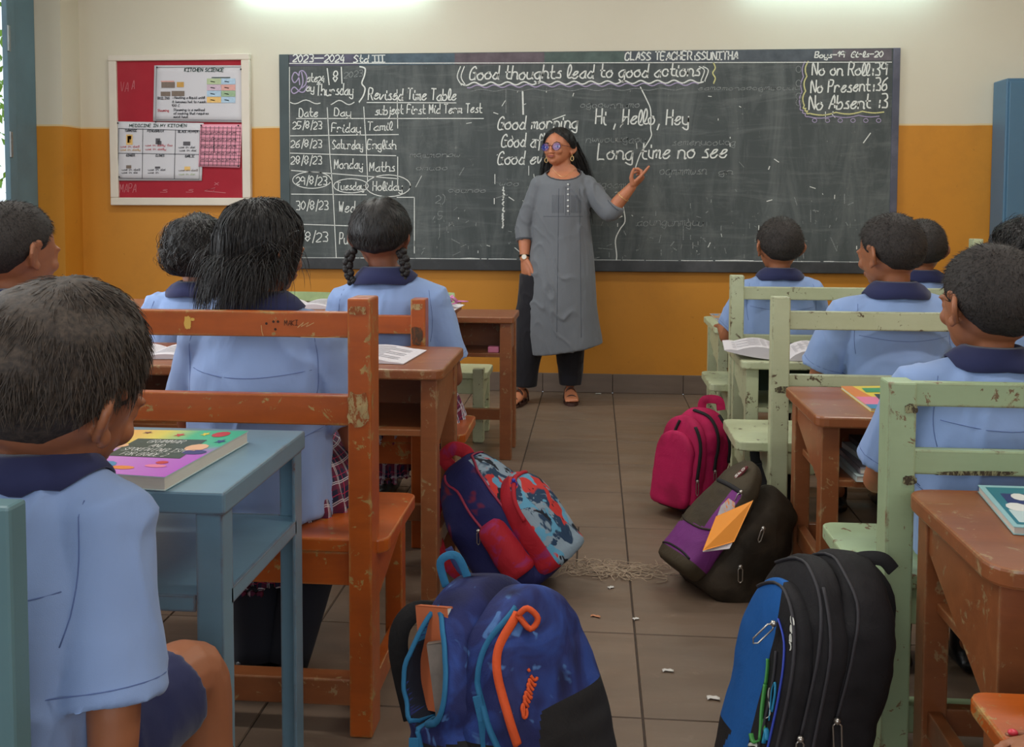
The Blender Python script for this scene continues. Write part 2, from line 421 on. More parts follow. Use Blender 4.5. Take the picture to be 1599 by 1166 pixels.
# ================================================================ HANDWRITING (single-stroke letters)
G = {
'a': "45 35 14 03 12 32 44/45 43 42 52", 'b': "08 05 02/04 25 35 44 43 32 12 02", 'c': "44 35 15 04 03 12 32 43",
'd': "44 25 14 03 12 32 44/48 45 42 52", 'e': "03 34 45 25 14 03 12 32 43", 'f': "47 38 27 25 22 20/05 35",
'g': "45 25 04 03 12 32 45/45 43 40 20 01", 'h': "08 05 02/03 15 35 44 42 52", 'i': "05 03 12 22/17 16", 'j': "25 22 10 00/27 26",
'k': "08 02/35 03 13 42", 'l': "13 25 27 18 06 03 12 32", 'm': "02 05/04 15 25 23 22/24 35 45 43 42 52", 'n': "02 05/03 15 35 44 42 52",
'o': "25 04 03 12 32 43 44 25 45", 'p': "05 00/04 25 35 44 43 32 12 03", 'q': "45 25 04 03 12 32 45/45 40 51", 'r': "05 02/03 15 35 44",
's': "35 25 14 24 33 32 12 02", 't': "18 15 13 22 42/05 35", 'u': "05 03 12 32 43 45/45 43 42 52", 'v': "05 03 12 34 45", 'w': "05 03 12 23 24/23 32 43 45",
'x': "05 42/45 02", 'y': "05 03 12 32 43 45/45 42 40 20 01", 'z': "05 45 02 42",
'A': "02 38 42/14 44", 'B': "08 02/08 38 47 35 05/35 44 43 32 02", 'C': "47 38 17 05 03 12 32 43", 'D': "08 02/08 28 46 44 32 02", 'E': "48 08 02 42/05 35",
'F': "48 08 02/05 35", 'G': "47 38 17 05 03 12 32 43 45 25/45 42", 'H': "08 02/48 42/05 45", 'I': "08 48/28 22/02 42", 'K': "08 02/48 05 42", 'L': "08 02 12 42",
'M': "02 08 24 48 42", 'N': "02 08 42 48", 'O': "28 06 04 22 44 46 28", 'P': "08 02/08 38 47 35 05", 'R': "02 08 38 47 35 05/25 42 52", 'S': "47 28 17 06 25 34 43 22 02",
'T': "08 48/28 22", 'U': "08 03 12 32 43 48", 'W': "08 12 26 32 48", 'J': "38 33 12 02", 'V': "08 22 48", 'Y': "08 25 48/25 22",
'0': "28 06 04 22 44 46 28", '1': "06 28 22", '2': "07 28 47 45 02 42", '3': "08 38 46 25/25 44 42 22 02", '4': "28 04 44/36 32", '5': "48 08 05 35 44 33 22 02",
'6': "48 16 03 12 32 43 35 14", '7': "08 48 12", '8': "25 06 18 38 46 25 04 13 22 33 44 25", '9': "46 28 07 05 35 47/47 42",
'-': "05 45", '/': "39 11", ':': "25 24/23 22", ',': "22 10", '.': "22 32", '=': "04 44/06 46", '\u2014': "05 55 95", '(': "29 07 03 21", ')': "09 27 23 01", '!': "28 24/23 22",
}
WID = {'i': 2.2, 'j': 2.6, 'l': 3, ':': 3, ',': 3, '.': 3, '/': 3.6, ' ': 3.2, '\u2014': 10, 'm': 5.4, 'w': 5.4, 'M': 5.6, 'W': 5.6, 't': 4.2, 'f': 4.2, '1': 3.4, '(': 3, ')': 3, 's': 4.2, 'I': 5}
def text_strokes(txt, slant=.12, jit=.25, seed=1, smooth=True):
    """strokes in units: baseline 0, cap height 1; returns strokes, width"""
    r = random.Random(seed); x = 0; out = []
    for ch in txt:
        w = WID.get(ch, 5.2)
        if ch in G:
            jy = r.uniform(-jit, jit)
            for st in G[ch].split('/'):
                pts = [((x+int(p[0])+r.uniform(-jit, jit)*.4)/6, (int(p[1])-2+jy+r.uniform(-jit, jit)*.4)/6) for p in st.split()]
                pts = [(a+b*slant, b) for a, b in pts]
                if smooth and len(pts) > 2: pts = [(q.x, q.y) for q in cat_rom([(a, b, 0) for a, b in pts], 4)]
                out.append(pts)
        x += w + .35
    return out, x/6
def ribbon2d(mb, pts, w, place, nrm, mi=0):
    """flat chalk / ink line through 2D points; place(x,y) -> room point"""
    P3 = [place(*p) for p in pts]; nrm = Vector(nrm)
    vs = []; n = len(P3)
    for i, p in enumerate(P3):
        t = (P3[min(i+1, n-1)]-P3[max(i-1, 0)])
        if t.length < 1e-9: t = Vector((1, 0, 0))
        t.normalize(); a = t.cross(nrm)*w/2; vs += [p-a, p+a]
    t0 = (P3[1]-P3[0]).normalized()*w*.4 if n > 1 else Vector(); 
    vs[0] -= t0; vs[1] -= t0; vs[-1] += t0; vs[-2] += t0
    mb.add(vs, [(2*i, 2*i+1, 2*i+3, 2*i+2) for i in range(n-1)], mi)

# ================================================================ THE BLACKBOARD
def board_mat():
    m = bpy.data.materials.new('slate_with_chalk_dust'); m.use_nodes = True; n = NT(m)
    v = n.coords(); 
    c = n.mix(n.noise(v, 1.6, 5), lin((58, 64, 64)), lin((76, 82, 82)))
    st = n.coords((7, 7, 1.2)); sm = n.noise(st, 1.1, 8, .72, .8)
    c = n.mix(n.ramp(sm, [(.45, (0, 0, 0)), (.8, (.42, .42, .42))]), c, lin((136, 140, 138)))
    st2 = n.coords((1.2, 1, 9)); sm2 = n.noise(st2, 1.4, 8, .72, 1.5)
    c = n.mix(n.ramp(sm2, [(.50, (0, 0, 0)), (.85, (.40, .40, .40))]), c, lin((140, 144, 142)))
    sp = n.noise(n.coords((1, 1, .7)), 42, 6, .75)
    reg = n.ramp(n.noise(v, 2.3, 2), [(.42, (0, 0, 0)), (.62, (1, 1, 1))])
    sp = n.math('MULTIPLY', n.ramp(sp, [(.64, (0, 0, 0)), (.70, (.8, .8, .8))]), reg)
    c = n.mix(sp, c, lin((176, 178, 172)))
    n.link(c, n.bsdf.inputs['Base Color']); n.bsdf.inputs['Roughness'].default_value = .75
    n.bump(n.noise(v, 160, 3), .1, .001); return m
def chalk_mat(name, col, hole=.40):
    m = bpy.data.materials.new(name); m.use_nodes = True; n = NT(m)
    f = n.ramp(n.noise(n.coords(), 210, 4, .7), [(hole-.06, (0, 0, 0)), (hole+.10, (1, 1, 1))])
    n.link(n.mix(f, lin((84, 90, 90)), lin(col)), n.bsdf.inputs['Base Color'])
    n.bsdf.inputs['Roughness'].default_value = .95; MATS[name] = m; return m
YBD = YW - .022
bl, br_ = P(436, 85, Y=YBD), P(1406, 75, Y=YBD); bt = (bl.z+P(920, 80, Y=YBD).z+br_.z)/3; bb = P(920, 422, Y=YBD).z
BLK = M('black_painted_wood', (46, 48, 50), .6, .2, 8, stretch=(1, 1, 1), dirt=((120, 120, 122), .35))
bd = thing('blackboard', 'long dark slate blackboard covered in chalk handwriting on the front wall', 'blackboard', ((bl.x+br_.x)/2, YW-.01, bb))
MB().box(bl.x, br_.x, YBD, YW-.003, bb+.05, bt).build('slate', board_mat(), bd)
xi0 = P(452, 200, Y=YBD).x; xi1 = P(1392, 200, Y=YBD).x; zt = P(900, 99, Y=YBD).z; zb = P(900, 406, Y=YBD).z
MB().box(bl.x, xi0, YBD-.006, YBD+.01, bb, bt).build('side_border', M('border_left_paint', (62, 74, 76), .6, .2, 6), bd, bevel=.002)
MB().box(xi1, br_.x, YBD-.006, YBD+.01, bb, bt).build('side_border', M('border_right_paint', (74, 76, 90), .6, .3, 6, dirt=((140, 136, 150), .5)), bd, bevel=.002)
MB().box(bl.x-.006, br_.x+.006, YBD-.022, YBD+.01, bb-.005, zb).build('chalk_ledge', BLK, bd, bevel=.004)
# chalked top strip in coloured blocks
strips = [(452, 560, (88, 86, 102)), (560, 710, (82, 96, 106)), (710, 850, (100, 90, 96)), (850, 975, (84, 98, 94)), (975, 1300, (84, 90, 96)), (1300, 1392, (98, 92, 98))]
for i, (a, b, c) in enumerate(strips):
    xa = P(a, 90, Y=YBD).x; xb = P(b, 90, Y=YBD).x
    MB().box(xa, xb, YBD-.0015, YBD+.004, zt, bt-.004).build('top_band', M('chalk_band_%d' % i, c, .9, .35, 14, stretch=(1, 1, 1)), bd)
CH_W = chalk_mat('white_chalk', (222, 224, 218), .36); CH_F = chalk_mat('faint_chalk', (146, 150, 148), .46)
CH_L = chalk_mat('lilac_chalk', (172, 158, 190), .36); CH_Y = chalk_mat('yellow_chalk', (206, 202, 140), .38)
def bp(px, py): return P(px, py, Y=YBD-.0022)
NB = (0, -1, 0)
PX = YW/F
def wtext(mb, txt, x0, x1, bl_, cap, w=1.6, slant=.12, seed=1, bl2=None, mi=0, jit=.25):
    st, tw = text_strokes(txt, slant, jit, seed); bl2 = bl_ if bl2 is None else bl2
    sx = (x1-x0)/tw
    for s_ in st:
        ribbon2d(mb, [(x0+a*sx, bl_+(bl2-bl_)*a/tw - b*cap) for a, b in s_], w*PX, bp, NB, mi)
def wline(mb, pts, w=1.4, mi=0, smooth=False):
    if smooth: pts = [(q.x, q.y) for q in cat_rom([(a, b, 0) for a, b in pts], 5)]
    ribbon2d(mb, pts, w*PX, bp, NB, mi)
def wave(x0, x1, y, amp, per, y1=None, ph=0):
    y1 = y if y1 is None else y1; n = int((x1-x0)/(per/8))
    return [(x0+(x1-x0)*i/n, y+(y1-y)*i/n+amp*math.sin(ph+2*PI*(x1-x0)*i/n/per)) for i in range(n+1)]
CM = [CH_W, CH_F, CH_L, CH_Y]
t = MB()
wtext(t, '2023\u20142024', 457, 540, 96.5, 11, 1.9, seed=2); wtext(t, 'Std', 552, 577, 97, 11, 1.8, seed=3); 
for x in (585, 591, 597): wline(t, [(x, 87), (x+.5, 96)], 1.8)
wline(t, [(581, 86.5), (601, 86)]); wline(t, [(581, 97), (601, 97)]); t.build('class_year_writing', CM, bd)
t = MB(); wtext(t, 'CLASS TEACHER:SSUNITHA', 976, 1154, 93.5, 12, 2.0, .05, seed=4, bl2=92.5); t.build('class_teacher_writing', CM, bd)
t = MB(); wtext(t, 'Boys\u002d19  Girls\u002d20', 1272, 1380, 90, 9, 1.7, .2, seed=5, bl2=88.5); t.build('boys_and_girls_writing', CM, bd)
t = MB()
wline(t, [(468, 132), (466, 118), (460, 113), (456, 122), (460, 129), (466, 122), (468, 112), (474, 111), (479, 120), (477, 132), (470, 138)], 1.8, 2, True)
wline(t, [(471, 113), (473, 128), (468, 140), (459, 146), (455, 141), (460, 136), (468, 143), (475, 143), (480, 133)], 1.8, 2, True)
wtext(t, 'ate', 479, 497, 127, 13, 1.6, seed=7); wtext(t, '24', 496, 508, 129, 10, 1.5, seed=8)
wline(t, [(511, 107), (514, 132)], 1.7); wline(t, [(533, 105), (534, 130)], 1.7); wtext(t, '8', 520, 529, 127, 16, 1.9, seed=3)
wtext(t, '2023', 537, 568, 122, 9, 1.3, seed=4, bl2=118, mi=1); wtext(t, 'ay', 478, 492, 142, 13, 1.6, seed=5)
wtext(t, 'Thursday', 494, 553, 149, 17, 1.7, seed=6, bl2=147)
wline(t, [(562, 104), (570, 107), (569, 118), (565, 130), (570, 138), (567, 150), (560, 160)], 2.2, 0, True)
wline(t, wave(452, 500, 159, 3, 34)); wline(t, wave(517, 553, 160, 3.4, 30, ph=2)); t.build('date_and_day_writing', CM, bd)
t = MB(); wtext(t, 'Revised Time Table', 575, 714, 155, 17, 1.9, seed=9, bl2=156); wline(t, [(573, 160), (712, 160.5)], 1.4); t.build('timetable_title_writing', CM, bd)
t = MB(); wtext(t, 'Date', 467, 498, 182, 13, 1.6, .05, 1); t.build('timetable_heading', CM, bd)
t = MB(); wtext(t, 'Day', 522, 550, 181, 12, 1.6, .05, 2); t.build('timetable_heading', CM, bd)
t = MB(); wtext(t, 'subject First Mid Term Test', 586, 754, 179, 14, 1.6, .08, 3, bl2=175); t.build('timetable_heading', CM, bd)
rows = [('25/8/23', 457, 504, 201, 11, 'Friday', 518, 565, 206, 14, 'Tamil', 574, 614, 203, 13), ('26/8/23', 454, 504, 230, 11, 'Saturday', 519, 568, 232, 14, 'English', 574, 620, 232, 14),
        ('28/8/23', 454, 504, 256, 12, 'Monday', 522, 568, 263, 15, 'Maths', 577, 618, 267, 14), ('29/8/23', 462, 512, 288, 12, 'Tuesday', 526, 570, 296, 12, 'Holiday', 582, 630, 297, 14),
        ('30/8/23', 462, 514, 327, 13, 'Wed', 529, 556, 331, 17, '', 0, 0, 0, 0), ('31/8/23', 452, 514, 377, 14, 'Puo', 530, 552, 380, 17, '', 0, 0, 0, 0)]
for q in rows:
    for k_ in (0, 5, 10):
        t = MB()
        if q[k_]: wtext(t, q[k_], q[k_+1], q[k_+2], q[k_+3], q[k_+4], 1.5, .08, k_+3); t.build('timetable_entry', CM, bd)
t = MB()
for l in ([(463, 185), (755, 185)], [(453, 212), (622, 210)], [(453, 239), (520, 241), (618, 243)], [(455, 266), (520, 271), (622, 279)], [(455, 303), (572, 304)], [(470, 350), (560, 353)],
          [(620, 308), (647, 308)], [(647, 308), (647, 395)], [(511, 168), (515, 240), (520, 300), (525, 402)], [(568, 167), (572, 230), (574, 282)], [(620, 140), (621, 200)], [(621, 245), (621, 290)],
          [(452, 105), (452, 300)], [(452, 99), (1392, 97)], [(440, 404), (560, 405), (800, 408), (1100, 410), (1392, 411)]):
    wline(t, l, 1.3)
for cx, cy, rx, ry in ((487, 281, 30, 13), (548, 290, 27, 11), (606, 290, 35, 17)):
    wline(t, [(cx+rx*math.cos(a/4), cy+ry*math.sin(a/4)) for a in range(27)], 1.3)
rr = random.Random(5)
for k_ in range(70):
    x = rr.uniform(560, 1385); wline(t, [(x, 407.5+.003*(x-440)-1), (x+rr.uniform(3, 16), 408+.003*(x-440)+rr.uniform(-1, 2.5))], rr.uniform(1.2, 3))
x = xi0+.02
while x < xi1-.05:
    l = rr.uniform(.03, .22); h = rr.uniform(.003, .006); t.add([(x, YBD-.0025, zb+.001), (x+l, YBD-.0025, zb+.001), (x+l, YBD-.0025, zb+h), (x+l*.5, YBD-.0025, zb+h*rr.uniform(.8, 1.6)), (x, YBD-.0025, zb+h)], [(0, 1, 2, 3, 4)], 0); x += l+rr.uniform(-.005, .02)
t.build('timetable_lines', CM, bd)
t = MB()
wtext(t, 'Good thoughts lead to good actions', 733, 1095, 124, 20, 2.2, .2, 11, bl2=118)
for dx in (0, 6): wline(t, [(719+dx, 104), (714+dx, 120), (721+dx, 133)], 1.6, 0, True); wline(t, [(1092+dx, 104), (1100+dx, 110), (1094+dx, 127)], 1.6, 0, True)
wline(t, wave(721, 1098, 131, 2.4, 26, 127), 2.2); wline(t, wave(730, 1090, 135, 2.2, 26, 131, 1), 1.6, 2); wline(t, wave(735, 1070, 141, 1.6, 40, 139, 2), 1.1, 1)
wline(t, [(1114, 98), (1117, 106), (1113, 114), (1117, 122), (1114, 130)], 2, 3, True); t.build('motto_writing', CM, bd)
for a_ in (('Good morning', 777, 904, 202, 20, 2.0, .2, 12, 199), ('Good after', 783, 874, 229, 20, 2.0, .2, 13, 229), ('Good even', 777, 872, 256, 20, 2.0, .2, 14, 254), ('Hi , Hello, Hey', 930, 1078, 194, 23, 2.2, .12, 15, 194), ('Long time no see', 933, 1138, 248, 24, 2.2, .15, 16, 246)):
    t = MB(); wtext(t, *a_[:8], bl2=a_[8]); t.build('greeting_writing', CM, bd)
t = MB()
wtext(t, 'No on Roll:39', 1268, 1387, 117, 19, 2.1, .15, 17); wtext(t, 'No Present:36', 1266, 1387, 144, 19, 2.1, .15, 18, bl2=141); wtext(t, 'No Absent :3', 1263, 1388, 171, 21, 2.2, .15, 19, bl2=167)
def scal(pts, k, amp):
    out = []
    for (x0, y0), (x1, y1) in zip(pts[:-1], pts[1:]):
        for i in range(k):
            for j in range(6):
                u = (i+j/6)/k; dx, dy = x1-x0, y1-y0; L = math.hypot(dx, dy); b = amp*math.sin(PI*j/6)
                out.append((x0+dx*u+dy/L*b, y0+dy*u-dx/L*b))
    return out
wline(t, scal([(1262, 96), (1256, 165), (1264, 177), (1388, 172)], 3, -3.5), 1.9, 3); wline(t, scal([(1257, 96), (1250, 167), (1262, 182), (1380, 179)], 3, -3), 1.3, 2)
for x in range(1272, 1380, 20): wline(t, [(x+3.5*math.cos(a/3), 188+3*math.sin(a/3)) for a in range(19)], 1, 2)
for y in (108, 130, 150, 160): wline(t, [(1247+4*math.cos(a/3), y+5*math.sin(a/3)) for a in range(19)], 1, 1)
t.build('attendance_writing', CM, bd)
t = MB()
wline(t, [(1000, 136), (1009, 154), (1016, 172), (1016, 200), (1017, 212), (1008, 228), (1000, 240), (992, 262)], 1.7, 0, True)
wline(t, [(973, 322), (976, 345), (968, 358), (961, 375), (963, 400), (960, 418)], 1.8, 0, True)
wline(t, [(790, 140), (790, 176)], 1.2, 1); wline(t, [(816, 142), (817, 178)], 2.6)
for k_ in range(14): y = 292+k_*4.6; wline(t, [(786+rr.uniform(-1, 1), y), (786+rr.uniform(-2, 2), y+rr.uniform(1, 4))], rr.uniform(1, 3.4))
wtext(t, '2)', 680, 696, 317, 12, 1.2, .1, 3, mi=1); wtext(t, '5', 684, 693, 342, 12, 1.2, .1, 3, mi=1)
GH = 'aoumsnwceuqgnomuc'
for x0, x1, y, c in ((906, 1000, 168, 11), (915, 1010, 222, 12), (1030, 1105, 272, 14), (1122, 1146, 272, 10), (1050, 1150, 226, 11), (930, 985, 292, 11), (640, 720, 245, 9), (995, 1100, 352, 13), (845, 880, 292, 9), (780, 812, 290, 9),
                     (1090, 1250, 140, 7), (700, 760, 300, 8), (650, 700, 265, 8)):
    wtext(t, ''.join(rr.choice(GH) for _ in range(int((x1-x0)/9))), x0, x1, y, c, 1.1, .2, rr.randint(1, 99), mi=1, jit=.5)
for k_ in range(190):
    x = rr.uniform(640, 1380); y = rr.uniform(140, 400)
    if k_ % 3: y = 405-abs(rr.gauss(0, 1))*55
    a = rr.uniform(0, 2*PI) if k_ % 4 else PI/2; l = rr.uniform(1, 9) if k_ % 5 else rr.uniform(8, 24)
    wline(t, [(x, y), (x+l*math.cos(a), y+l*math.sin(a))], rr.uniform(.7, 1.6), 1 if k_ % 3 else 0)
t.build('rubbed_chalk_marks', CM, bd)['kind'] = 'stuff'

# ================================================================ THE NOTICE BOARD
CREAM = M('cream_painted_wood', (214, 204, 188), .5, .06, 6, chips=((120, 100, 80), .74, 25))
FELT = M('crimson_felt', (160, 34, 48), .95, .10, 8, dirt=((170, 60, 66), .5), bump=.3, bs=500)
YN = YW - .03
n0 = P(169, 86, Y=YN); n1 = P(392, 321, Y=YN); nb = thing('notice_board', 'crimson felt notice board in a cream wooden frame left of the blackboard', 'board', ((n0.x+n1.x)/2, YW-.01, n1.z))
fw = .052
MB().box(n0.x+.01, n1.x-.01, YN+.008, YW, n1.z+.01, n0.z-.01).build('felt_panel', FELT, nb)
for a in ((n0.x, n1.x, n0.z-.036, n0.z), (n0.x, n1.x, n1.z, n1.z+.046), (n0.x, n0.x+.05, n1.z+.046, n0.z-.036), (n1.x-.05, n1.x, n1.z+.046, n0.z-.036)):
    MB().box(a[0], a[1], YN-.008, YW, a[2], a[3]).build('frame_rail', CREAM, nb, bevel=.005)
PAPER = M('white_chart_paper', (206, 204, 208), .7, .02); PINKP = M('pink_chart_paper', (226, 150, 168), .7, .04)
INK = M('black_marker_ink', (40, 42, 50), .6, 0); INKG = M('dark_green_ink', (24, 60, 50), .6, 0); INKR = M('red_ink', (190, 70, 80), .6, 0); PINK_ = M('chalk_scratch', (196, 110, 116), .8, 0)
def npnt(dy): return lambda px, py: P(px, py, Y=YN+dy)
def sheet(name, corners, dy, mt, label, cat='chart'):
    """slightly curling paper sheet through four pixel corners (tl,tr,br,bl)"""
    tl, tr, br, bl = corners; nx, nz = 10, 8; vs = []; mb = MB()
    for j in range(nz+1):
        for i in range(nx+1):
            u, v = i/nx, j/nz
            px = (tl[0]*(1-u)+tr[0]*u)*(1-v)+(bl[0]*(1-u)+br[0]*u)*v; py = (tl[1]*(1-u)+tr[1]*u)*(1-v)+(bl[1]*(1-u)+br[1]*u)*v
            vs.append(P(px, py, Y=YN+dy - .001*math.sin(u*7)*v))
    fs = [(j*(nx+1)+i, (j+1)*(nx+1)+i, (j+1)*(nx+1)+i+1, j*(nx+1)+i+1) for j in range(nz) for i in range(nx)]
    c = sum(vs, Vector())/len(vs); t = thing(name, label, cat, c)
    mb.add(vs, fs); o = mb.build('paper', mt, t, smooth=True)
    sm = o.modifiers.new('s', 'SOLIDIFY'); sm.thickness = .0012; sm.offset = -1
    return t
def rect_mesh(mb, x0, y0, x1, y1, pl, mi=0): mb.add([pl(x0, y0), pl(x1, y0), pl(x1, y1), pl(x0, y1)], [(0, 3, 2, 1)], mi)
def ntext(mb, txt, x0, x1, b, cap, pl, w=.8, mi=0, seed=1):
    st, tw = text_strokes(txt, .1, .15, seed); sx = (x1-x0)/tw
    for s_ in st: ribbon2d(mb, [(x0+a*sx, b-k*cap) for a, k in s_], w*PX, pl, NB, mi)
def nline(mb, pts, pl, w=.8, mi=0): ribbon2d(mb, pts, w*PX, pl, NB, mi)
pics = [M('print_%d' % i, c, .6, .12, 60) for i, c in enumerate([(120, 104, 92), (196, 150, 70), (176, 190, 150), (170, 196, 216), (214, 160, 150), (150, 176, 140), (200, 176, 190), (84, 80, 84), (226, 184, 110)])]
NM = [INK, INKG, INKR, PINK_] + pics
c1 = sheet('wall_chart', [(241, 102), (379, 102), (380, 191), (239, 189)], -.0005, PAPER, 'white hand-lettered chart headed KITCHEN SCIENCE pinned at the top right of the notice board')
pl = npnt(-.0036); t = MB()
ntext(t, 'KITCHEN SCIENCE', 288, 350, 111.5, 5.2, pl, 1.1, 1, 2)
for a, b, c, d, mi in ((252, 128, 273, 137, 4), (276, 128, 287, 136, 5), (251, 143, 266, 150, 4), (268, 142, 288, 150, 4), (251, 126, 272, 128, 8)): rect_mesh(t, a, b, c, d, pl, mi)
for i in range(4):
    for j in range(2): rect_mesh(t, 323+j*22.5, 122.5+i*9.6, 345+j*22.5, 131.5+i*9.6, pl, [6, 7, 10, 8, 4+3, 9, 12, 7][i*2+j] if True else 4); nline(t, [(329+j*22, 127+i*9.6), (335+j*22, 128+i*9.6)], pl, 1.4, 0)
nline(t, [(331, 121), (359, 121)], pl, 1.4, 1)
for k_, (tx, x0, x1, y, mi) in enumerate((('BOILING', 246, 265, 155, 0), (': Heating a liquid until', 269, 320, 154, 0), ('it becomes hot to reach', 269, 322, 160.5, 0), ('100 C', 268, 281, 166.5, 0), ('Steaming', 246, 264, 174, 2), ('Steaming is a method', 271, 320, 173, 0), ('of cooking that requires', 271, 326, 178.5, 0), ('moist heat', 271, 294, 184, 0))):
    ntext(t, tx, x0, x1, y, 3.6, pl, .7, mi, k_)
nline(t, [(244, 105), (377, 104.5), (378, 188), (243, 187), (244, 105)], pl, .6); t.build('chart_print', NM, c1)
c2 = sheet('wall_chart', [(181, 189.5), (318, 192), (315, 282), (180, 282)], .001, PAPER, 'white chart headed MEDICINE IN MY KITCHEN, six boxes, lower left of notice board')
pl = npnt(-.0018); t = MB()
ntext(t, 'MEDICINE IN MY KITCHEN', 202, 292, 198, 4.2, pl, .9, 1, 3)
for l in ([(185, 200.5), (312, 204), (311, 280), (184, 278), (185, 200.5)], [(184, 239), (312, 241)], [(223, 201), (222, 278)], [(274, 202.5), (272, 279)]): nline(t, l, pl, .8)
for k_, (tx, x0, x1, y) in enumerate((('TURMERIC', 195, 214, 205.5), ('FENUGREEK', 230, 257, 206), ('BLACK PEPPER', 278, 310, 207), ('GINGER', 197, 211, 244), ('CLOVES', 243, 257, 244.5), ('GARLIC', 289, 304, 245.5))): ntext(t, tx, x0, x1, y, 3.4, pl, .75, 0, k_)
for a, b, c, d, mi in ((197, 210, 207, 226, 12), (199, 212, 205, 223, 5), (243, 216, 250, 225, 11), (246, 220, 252, 226, 11), (286, 221, 297, 227, 11), (197, 258, 205, 263, 4), (242, 260, 250, 263, 11), (288, 260, 297, 266, 12)): rect_mesh(t, a, b, c, d, pl, mi)
for k_, (x0, x1, y, mi) in enumerate(((188, 218, 230, 2), (188, 220, 235, 5), (227, 270, 228, 2), (227, 262, 234, 2), (279, 305, 231, 0), (280, 307, 236, 0), (190, 219, 266, 0), (190, 215, 270.5, 0), (231, 259, 266, 0), (231, 248, 270.5, 0), (279, 309, 267, 4), (279, 305, 273, 6))):
    ntext(t, 'use in daily food'[:int((x1-x0)/2.6)], x0, x1, y, 3, pl, .55, mi, k_)
t.build('chart_print', NM, c2)
c3 = sheet('pink_chart', [(313, 194), (378, 194), (374.5, 262), (310, 260)], -.003, PINKP, 'small pink gridded sheet pinned right of centre on the notice board', 'sheet')
pl = npnt(-.0065); t = MB()
for i in range(10): f_ = i/9; nline(t, [(315+60*f_, 197), (312+60*f_, 259)], pl, .55)
for i in range(12): y = 199+i*5.3; nline(t, [(313, y), (376, y+1)], pl, .55)
for i in range(5): ntext(t, 'mcsnmcsnm', 314, 370, 209+i*10.5, 5, pl, .6, 0, i)
nline(t, [(332, 214), (334, 214), (334, 236)], pl, 1.1); t.build('chart_print', NM, c3)
t = MB(); pl = npnt(.0058)
ntext(t, "'A'", 200, 217, 139, 14, pl, 1.1, 3, 1); ntext(t, 'VA', 188, 202, 143, 15, pl, .8, 3, 2); ntext(t, 'MAPA', 187, 214, 300, 13, pl, 1, 3, 3); ntext(t, 's  s', 250, 306, 300, 8, pl, .8, 3, 4)
nline(t, [(352, 301), (319, 298), (336, 293), (333, 300)], pl, 1.1, 3); ntext(t, 'x', 335, 343, 289, 8, pl, 1.0, 3, 5); t.build('chalk_scratches', NM, nb)
PIN = M('drawing_pin', (60, 60, 64), .4, 0, metal=.5)
for px, py in ((245, 105), (376, 108), (243, 190), (314, 196), (184, 192), (186, 276), (372, 196), (372, 259)):
    MB().ell(P(px, py, Y=YN-.008), (.005, .004, .005), nu=8, nv=6).build('drawing_pin', PIN, nb, smooth=True)
# ================================================================ FURNITURE
def wood(name, c, edgec, dirtc, chip, rough=.38, grain=.22, th=.40, ew=.004, worn=None):
    m = bpy.data.materials.new(name); m.use_nodes = True; n = NT(m); b = n.bsdf
    v = n.coords((1.0, 7, 7)); base = lin(c)
    out = n.mix(n.noise(v, 3.5, 6, .65, .3), scale_c(base, 1-grain*1.7), scale_c(base, 1+grain*1.2))
    out = n.mix(n.ramp(n.noise(n.coords(), 3.0, 6, .7), [(.45, (0, 0, 0)), (.8, (.6, .6, .6))]), out, lin(dirtc))
    oi = n.new('ShaderNodeObjectInfo'); wc = n.new('ShaderNodeVectorMath', operation='ADD')
    n.link(n.coords(), wc.inputs[0]); n.link(oi.outputs['Location'], wc.inputs[1])
    cf = n.noise(wc.outputs[0], 26, 6, .72, .5)
    mask = n.ramp(cf, [(chip, (0, 0, 0)), (chip+.015, (1, 1, 1))])
    ec = n.mix(n.noise(n.coords(), 70, 3), lin(edgec), lin(worn or scale3(edgec, .55)))
    out = n.mix(mask, out, ec)
    bv = n.new('ShaderNodeBevel', samples=4); bv.inputs['Radius'].default_value = ew*2.2
    ge = n.new('ShaderNodeNewGeometry'); dp = n.new('ShaderNodeVectorMath', operation='DOT_PRODUCT')
    n.link(bv.outputs[0], dp.inputs[0]); n.link(ge.outputs['Normal'], dp.inputs[1])
    e = n.math('MULTIPLY', n.math('SUBTRACT', 1.0, dp.outputs['Value']), 2.4)
    ns = n.math('SUBTRACT', n.math('MULTIPLY', n.noise(wc.outputs[0], 15, 6, .72, .6), 2.4), 1.12+th*.9)
    e = n.math('ADD', e, ns)
    em = n.ramp(e, [(.02, (0, 0, 0)), (.06, (1, 1, 1))])
    out = n.mix(em, out, ec)
    n.link(out, b.inputs['Base Color']); b.inputs['Roughness'].default_value = rough
    b.inputs['Coat Weight'].default_value = .25; b.inputs['Coat Roughness'].default_value = .3
    n.bump(n.noise(n.coords((1, 8, 8)), 20, 4), .12, .001)
    MATS[name] = m; return m
ORANGE = wood('orange_varnished_wood', (176, 82, 16), (200, 158, 92), (116, 48, 14), .62)
BROWN = wood('red_brown_varnished_wood', (146, 86, 48), (190, 152, 106), (104, 50, 24), .62)
GREEN = wood('pale_green_painted_wood', (188, 194, 158), (74, 64, 50), (160, 166, 124), .63, .45, .08, worn=(110, 90, 60))
MINT = wood('mint_green_painted_wood', (166, 188, 148), (84, 64, 46), (146, 164, 124), .63, .45, .08, worn=(150, 120, 84))
BLUE = wood('blue_painted_metal', (108, 142, 160), (120, 70, 54), (84, 110, 122), .70, .34, .06, th=.55)

